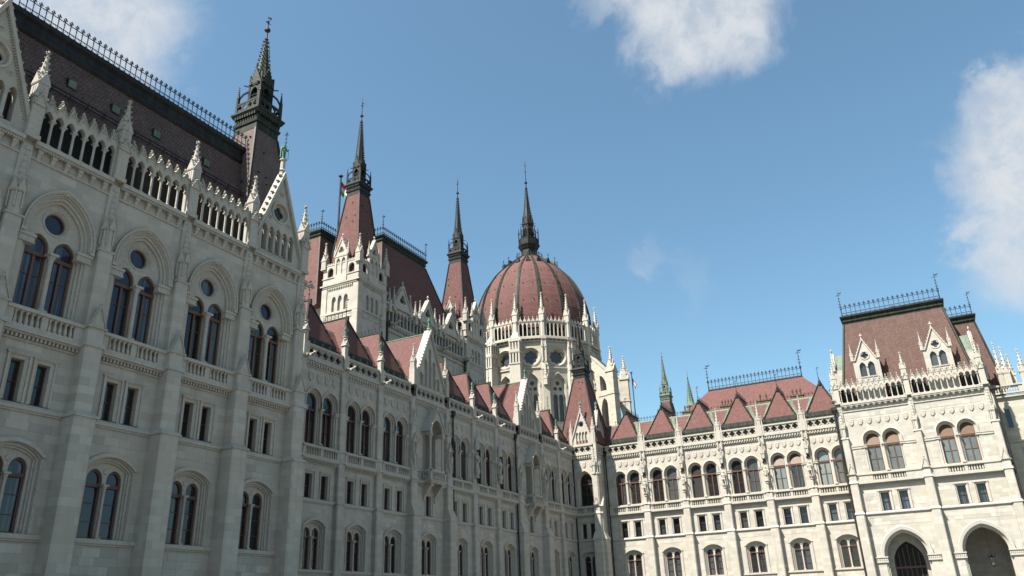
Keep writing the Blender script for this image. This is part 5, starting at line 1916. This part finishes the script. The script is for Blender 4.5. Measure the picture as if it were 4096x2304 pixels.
for k in range(16):
    link('dome_panel', cached('dpan', dome_panel), DM, (0, 0, 0), AZ0+PI/16+k*PI/8)
def rib():
    b = MB()
    for (r0, z0), (r1, z1) in zip(prof, prof[1:]):
        wa, wb = .16+.018*r0, .16+.018*r1
        for e, h in ((1.0, .14), (.42, .26)):
            vs = [(r0-.1, -wa*e, z0), (r0+h, -wa*e, z0), (r0+h, wa*e, z0), (r0-.1, wa*e, z0), (r1-.1, -wb*e, z1), (r1+h, -wb*e, z1), (r1+h, wb*e, z1), (r1-.1, wb*e, z1)]
            b.add(vs, [(0, 1, 5, 4), (1, 2, 6, 5), (2, 3, 7, 6)])
    return b.mesh('dome_rib', COPPER)
def lucarne():
    b = MB()
    b.yz([(-.1, 0), (.5, 0), (.5, .1), (-.1, 1.0)], -.02, .02)
    b.add([(.75, -.5, -.15), (.75, .5, -.15), (.72, 0, 1.0), (-1.0, -.35, .2), (-1.0, .35, .2), (-1.0, 0, .95)], [(0, 1, 2), (0, 2, 5, 3), (1, 4, 5, 2)])
    b.lathe([(.06, .9), (.05, 1.3), (.13, 1.4), (.04, 1.5), (.11, 1.65), (.02, 1.9)], 6, .7, 0)
    for s in (-1, 1):
        for t in (.2, .5, .8):
            b.octa((.74, s*.52*(1-t), -.1+1.1*t), .09)
    return b.mesh('lucarne', COPPER_BLK)
for k in range(16):
    a = AZ0+k*PI/8
    link('dome_rib', cached('rib', rib), DM, (0, 0, 0), a)
    a2 = a+PI/16
    link('lucarne', cached('luc', lucarne), DM, (5.15*math.cos(a2), 5.15*math.sin(a2), 69.5), a2)
    link('crest_post', crest_post_mesh(1.1, COPPER_BLK, True), DM, (2.75*math.cos(a), 2.75*math.sin(a), 72.0))
    link('crest_post', crest_post_mesh(1.1, COPPER_BLK, True), DM, (2.75*math.cos(a2), 2.75*math.sin(a2), 72.0))
lt = MB()
lt.lathe([(2.9, 71.7), (2.9, 72.15), (2.2, 72.3), (1.75, 72.6), (1.7, 74.1), (1.9, 74.3), (2.05, 74.6), (2.35, 75.1), (2.38, 75.4), (2.1, 75.5)], 8, rot=PI/8)
LN = link('lantern', lt.mesh('lantern_base', COPPER_BLK), DM)
ld = MB()
ld.lathe([(1.15, 75.4), (1.15, 80.2), (1.3, 80.3), (1.3, 80.7), (1.1, 80.8), (1.05, 82.0)], 8, rot=PI/8)
for k in range(8):
    o = len(ld.v)
    op_ = arch(.28, 76.4, 78.6, 79.3, 5)
    ld.loft([(op_, -1.2), (op_, -1.07), (inset(op_, .82, 0, 77.8), -1.07), (inset(op_, .82, 0, 77.8), -1.2)])
    for q in range(7):
        ld.box(-.24, .24, -1.16, -1.04, 76.6+q*.32, 76.72+q*.32)
    ld.xz([(-.48, 80.7), (.48, 80.7), (0, 82.2)], -1.2, -.8)
    ld.octa((0, -1.1, 82.4), .09, .09, .2)
    ld.box(-.85, .85, -2.02, -1.94, 75.5, 76.6)
    ld.box(-.88, .88, -2.08, -1.9, 76.55, 76.7)
    for q in range(4):
        ld.box(-.75+q*.42, -.55+q*.42, -2.06, -1.92, 75.7, 76.4)
    ld.bar((.78, -1.9, 78.2), (.5, -1.2, 79.3), .07)
    ld.lathe([(.11, 75.5), (.11, 78.2), (.15, 78.3), (.02, 79.7)], 6, .80, -1.95)
    ld.bar((0, -1.2, 80.4), (0, -1.9, 80.5), .06, .05)
    ld.rot(o, k*PI/4)
link('lantern_stage', ld.mesh('lantern_stage', COPPER_BLK), LN)
link('spire', MB().lathe([(1.1, 81.2), (.62, 84.6), (.13, 89.6)], 8, rot=PI/8).mesh('spire', COPPER_BLK), LN)
ck = MB()
for i in range(19):
    t = (i+.5)/19
    r = 1.1+(.62-1.1)*t/.4 if t < .4 else .62+(.13-.62)*(t-.4)/.6
    for k in range(8):
        a = PI/8+k*PI/4
        z = 81.2+8.4*t
        ck.bar((r*math.cos(a), r*math.sin(a), z), ((r+.15)*math.cos(a), (r+.15)*math.sin(a), z+.05), .05, .07)
stuff(link('crockets', ck.mesh('crockets', COPPER_BLK), LN))
fm = MB().lathe([(.13, 89.4), (.30, 89.7), (.14, 89.9), (.12, 90.7), (.34, 91.0), (.34, 91.2), (.1, 91.5), (.05, 96.6)], 8)
fm.octa((0, 0, 93.9), .2, .2, .3).box(-.3, .3, -.03, .03, 95.6, 95.68).box(-.03, .03, -.3, .3, 95.4, 95.48)
link('finial', fm.mesh('finial', IRON), LN)
RA_ = 12.75
FWD = RA_*math.tan(PI/16)
def drum_face():
    b = MB()
    ro, la = circle(0, 46.35, 1.72, 24), arch(1.42, 34.0, 40.9, 43.0, 8)
    b.panel(rect(-FWD, FWD, 28, 49.7), [ro, la], -RA_)
    b.loft([(ro, -RA_), (circle(0, 46.35, 1.62, 24), -RA_+.12), (circle(0, 46.35, 1.45, 24), -RA_+.25), (circle(0, 46.35, 1.45, 24), -RA_+.5)])
    fl = foil(0, 46.35, 1.28, 8, 5, k=.73)
    b.panel(circle(0, 46.35, 1.45, 24), [fl], -RA_+.5)
    b.loft([(fl, -RA_+.5), (fl, -RA_+.75)])
    b.loft([(circle(0, 46.35, 1.74, 24), -RA_), (circle(0, 46.35, 1.74, 24), -RA_-.14), (circle(0, 46.35, 1.98, 24), -RA_-.1), (circle(0, 46.35, 1.98, 24), -RA_)])
    l2 = arch(1.22, 34.0, 40.8, 42.7, 8)
    b.loft([(la, -RA_), (la, -RA_+.2), (l2, -RA_+.3), (l2, -RA_+.55)])
    ho = [arch(.42, 34.1, 38.6, 39.3, 5, s*.55) for s in (-1, 1)]+[circle(s*.52, 40.25, .36, 14) for s in (-1, 1)]+[circle(0, 41.35, .42, 16)]
    b.panel(l2, ho, -RA_+.55)
    for h in ho:
        b.loft([(h, -RA_+.55), (h, -RA_+.8)])
    b.loft([(arch(1.46, 40.6, 40.62, 43.1, 8), -RA_), (arch(1.46, 40.6, 40.62, 43.1, 8), -RA_-.14), (arch(1.66, 40.6, 40.62, 43.4, 8), -RA_-.12), (arch(1.66, 40.6, 40.62, 43.4, 8), -RA_)], False)
    b.box(-FWD, FWD, -RA_-.2, -RA_, 44.05, 44.3)
    b.box(-FWD, FWD, -RA_-.25, -RA_, 49.2, 49.45)
    for k in range(5):
        x = (k-2)*.85
        b.frus((x-.12, x+.12, -RA_-.2, -RA_), 49.45, (x-.14, x+.14, -RA_-.5, -RA_), 49.75)
    b.box(-FWD-.12, FWD+.12, -RA_-.6, -RA_+2.6, 49.75, 50.15)
    return b.mesh('drum_wall', DSTONE)
def drum_pier():
    b = MB()
    y = -RA_/math.cos(PI/16)
    b.box(-.62, .62, y-.75, y+.3, 28, 43.6)
    b.frus((-.66, .66, y-.8, y+.3), 43.6, (-.5, .5, y-.45, y+.3), 44.9)
    b.box(-.5, .5, y-.45, y+.3, 44.9, 50.1)
    b.box(-.58, .58, y-.6, y+.3, 49.6, 50.2)
    for s in (-1, 1):
        b.lathe([(.14, 45.2), (.14, 48.2), (.18, 48.3), (.03, 49.5)], 6, s*.34, y-.5)
        b.xz([(s*.34-.2, 48.0), (s*.34+.2, 48.0), (s*.34, 48.6)], y-.68, y-.3)
    b.lathe([(.55, 50.2), (.52, 53.0), (.6, 53.1), (.6, 53.3), (.45, 53.4)], 8, 0, y-.05, PI/8)
    return b.mesh('drum_pier', DCARVE)
def drum_arcade():
    b = MB()
    y = -RA_-.30
    A5 = [arch(.30, 50.32, 52.35, 52.95, 5, (k-2)*.80) for k in range(5)]
    b.panel(rect(-2.05, 2.05, 50.15, 53.3), A5, y-.12)
    b.panel(rect(-2.05, 2.05, 50.15, 53.3), A5, y+.12)
    for l in A5:
        b.loft([(l, y-.12), (l, y+.12)])
    for k in range(-2, 3):
        b.xz([(k*.8-.4, 53.15), (k*.8+.4, 53.15), (k*.8, 54.0)], y-.2, y+.15)
        b.octa((k*.8, y, 54.15), .1, .1, .2)
    b.box(-2.05, 2.05, y-.2, y+.2, 53.1, 53.25)
    return b.mesh('drum_arcade', DCARVE)
link('drum_core', MB().lathe([(RA_-.82, 20), (RA_-.82, 49.7), (11.9, 50.1), (11.9, 53.5)], 16, rot=AZ0).mesh('drum_core', VOID), DM)
pn = lambda: MB().panel(circle(0, 46.35, 1.3, 20), [], -RA_+.74).panel(rect(-1.2, 1.2, 34, 42.4), [], -RA_+.79).mesh('pane', DGLASS)
for k in range(16):
    a = AZ0+PI/16+k*PI/8+PI/2
    F = link('drum_wall', cached('drf', drum_face), DM, (0, 0, 0), a)
    link('pane', cached('drp', pn), F)
    link('drum_arcade', cached('dra', drum_arcade), DM, (0, 0, 0), a)
    a1 = AZ0+k*PI/8+PI/2
    link('drum_pier', cached('drpi', drum_pier), DM, (0, 0, 0), a1)
    rr = RA_/math.cos(PI/16)+.05
    link('pinnacle', pinnacle_mesh(.48, 1.6, 6.0, DCARVE, 7), DM, (rr*math.sin(a1), -rr*math.cos(a1), 53.3))
    link('crocket_pinnacle', pinnacle_mesh(.36, 1.3, 4.6, DCARVE, 6), DM, ((rr+.75)*math.sin(a1), -(rr+.75)*math.cos(a1), 40.6))
def flying():
    b = MB()
    # local -y is outwards; slab with raking top and an arched opening
    y0, y1, y2 = -12.6, -17.2, -18.6
    o = [(y0, 30), (y0, 48.4), (y1, 43.6), (y1, 30)]
    h1 = [(-13.3, 30.05), (-13.3, 41.2), (-13.45, 43.2), (-13.8, 44.6), (-14.4, 43.9), (-14.8, 42.2), (-14.9, 40), (-14.9, 30.05)]
    h2 = [(-15.5, 39.9), (-15.5, 42.9), (-16.0, 42.7), (-16.5, 42.0), (-16.85, 40.9), (-16.9, 39.9)]
    h3 = [(-15.4, 30.05), (-15.4, 36.6), (-15.75, 38.0), (-16.2, 38.5), (-16.65, 38.0), (-17.0, 36.6), (-17.0, 30.05)]
    for x in (-.55, .55):
        pl = [[Vector((y, z, 0)) for y, z in q_] for q_ in (o, h1, h2, h3)]
        fl = [p for l in pl for p in l]
        b.add([(x, p.x, p.y) for p in fl], tessellate_polygon(pl))
    for ring in (o, h1, h2, h3):
        n = len(ring)
        vs = [(-.55, y, z) for y, z in ring]+[(.55, y, z) for y, z in ring]
        b.add(vs, [(i, (i+1) % n, n+(i+1) % n, n+i) for i in range(n)])
    b.box(-.65, .65, y1, -15.0, 38.9, 39.2)
    b.box(-.1, .1, -14.9, -13.3, 30, 44.3)
    b.yz([(y0, 48.3), (y0, 48.7), (y1, 43.7), (y1, 43.3)], -.7, .7)
    b.box(-.85, .85, y2, y1+.2, 28, 43.2)
    b.box(-1.0, 1.0, y2-.15, y1+.3, 43.2, 43.45)
    b.box(-.95, .95, y2-.1, y1+.25, 38.9, 39.15)
    for k in range(4):
        o_ = len(b.v)
        b.xz([(-.8, 43.4), (.8, 43.4), (0, 44.9)], -.85, -.3)
        b.rot(o_, k*PI/2)
        b.shift(o_, (0, (y1+y2)/2, 0))
    return b.mesh('flying_buttress', DSTONE)
for k in range(16):
    a1 = AZ0+k*PI/8+PI/2
    dirx, diry = math.sin(a1), -math.cos(a1)
    ang = math.degrees(math.atan2(diry, dirx)) % 360
    if 250 < ang < 290 or 10 < ang < 100:
        Fb = link('flying_buttress', cached('fly', flying), DM, (0, 0, 0), a1)
        link('pinnacle', pinnacle_mesh(.5, 1.2, 4.9, DCARVE, 7), Fb, (0, -17.9, 43.4))
def turret():
    b = MB()
    y = -RA_/math.cos(PI/16)-.75
    w = 1.0
    b.frus((-w-.25, w+.25, y-w-.4, y+w), 26, (-w, w, y-w, y+w), 44.2)
    b.box(-w, w, y-w, y+w, 44.2, 44.6)
    b.box(-w-.1, w+.1, y-w-.1, y+w, 44.6, 44.85)
    for k in range(4):
        o = len(b.v)
        for x in (-.86, -.29, .29, .86):
            b.box(x-.15, x+.15, -w, -w+.3, 44.85, 49.2)
        for x in (-.57, 0, .57):
            b.xz([(x-.33, 46.9), (x+.33, 46.9), (x, 47.7)], -w-.1, -w+.15)
            b.xz([(x-.33, 49.0), (x+.33, 49.0), (x, 49.9)], -w-.1, -w+.15)
            b.octa((x, -w, 47.85), .1, .1, .2)
            b.octa((x, -w, 50.05), .1, .1, .22)
        b.box(-w, w, -w-.05, -w+.25, 46.75, 46.95)
        b.rot(o, k*PI/2)
        b.shift(o, (0, y, 0))
    b.box(-.55, .55, y-.55, y+.9, 44.85, 49.5)
    b.frus((-w, w, y-w, y+w), 49.2, (-.4, .4, y+.2, y+1.0), 51.2)
    return b.mesh('turret', DCARVE)
for k in range(16):
    a1 = AZ0+k*PI/8+PI/2
    ang = math.degrees(math.atan2(-math.cos(a1), math.sin(a1))) % 360
    if 160 < ang < 200:
        link('turret', cached('turret', turret), DM, (0, 0, 0), a1)
link('rotunda_base', MB().box(-16, 16, -15.5, 16, 0, 30).mesh('rotunda_base', DSTONE), DM)

# ---------------------------------------------------------------- far towers, flags
FT = thing('spire_tower', 'distant green copper spire above the left end of the sunlit wing roofs', 'tower', (143.0, 41.35, 0))
link('shaft', MB().box(-2.2, 2.2, -2.2, 2.2, 0, 31).mesh('shaft', STONE), FT)
tower_roof(FT, 0, 0, 30.5, 1.9, 38.0, .82, 46.6, 47.1, 48.1, TILE_BROWN, GREEN, COPPER)
F2 = thing('spire_tower', 'slimmer distant green copper spirelet right of the taller green spire', 'tower', (141.0, 36.3, 0))
link('shaft', MB().lathe([(1.1, 0), (1.1, 33.5), (.95, 34.5), (.8, 36.0), (.95, 36.1), (.6, 37.0)], 8).mesh('shaft', GREEN), F2)
link('spire', MB().lathe([(.72, 36.2), (.05, 41.3)], 8).mesh('spire', GREEN), F2)
c2 = MB()
for i in range(12):
    t = (i+.5)/12
    for k in range(8):
        r = .72+(.05-.72)*t
        a = k*PI/4
        c2.bar((r*math.cos(a), r*math.sin(a), 36.2+5.1*t), ((r+.12)*math.cos(a), (r+.12)*math.sin(a), 36.25+5.1*t), .04, .05)
stuff(link('crockets', c2.mesh('crockets', GREEN), F2))
link('finial', MB().lathe([(.05, 41.2), (.12, 41.5), (.03, 41.8), (.02, 43.0)], 6).mesh('finial', IRON), F2)
def flagpole(loc, z0, z1, r, w, h, az, drop, label):
    P_ = thing('flagpole', label, 'flag', loc, 0)
    link('pole', MB().lathe([(r*1.6, z0), (r, z0+2), (r*.8, z1), (r*2, z1+.05), (r*2, z1+.2), (r*.3, z1+.3)], 8).mesh('pole', PIPE), P_)
    n = 8
    for i, m in enumerate((FRED, FWHITE, FGREEN)):
        b = MB()
        vs, fs = [], []
        for k in range(n+1):
            t = k/n
            wv = math.sin(t*5+i*.3)*.16*w
            for q in (0, 1):
                e = (i+q)/3
                zz = z1-.6-h*e-drop*t*(1.2-.3*e)
                xx = t*w*(1-.35*e)
                vs.append((xx*math.cos(az)-wv*math.sin(az), xx*math.sin(az)+wv*math.cos(az), zz))
                vs.append((xx*math.cos(az)-(wv+.02)*math.sin(az), xx*math.sin(az)+(wv+.02)*math.cos(az), zz))
        for k in range(n):
            a = k*4
            fs += [(a, a+4, a+6, a+2), (a+1, a+3, a+7, a+5)]
        link('flag_stripe', b.add(vs, fs).mesh('flag_stripe', m), P_)
flagpole((80.3, 69.7, 0), 51, 64.3, .17, 2.2, 2.2, R(-62), 2.2, 'red white and green flag on a dark pole beside the left tower spire')
flagpole((140.0, 46.75, 0), 29, 44.0, .11, .8, 1.2, R(-62), 1.5, 'small red white and green flag on a slim pole right of the dome')
# roof deck under the distant masts
tag(link('roof_deck', MB().box(128, 152, 30, 50.5, 0, 30.4).box(128, 152, 30, 50.5, 30.4, 30.6).mesh('roof_deck', BRICK)), 'low roof block under the distant spires behind the sunlit wing', 'roof')
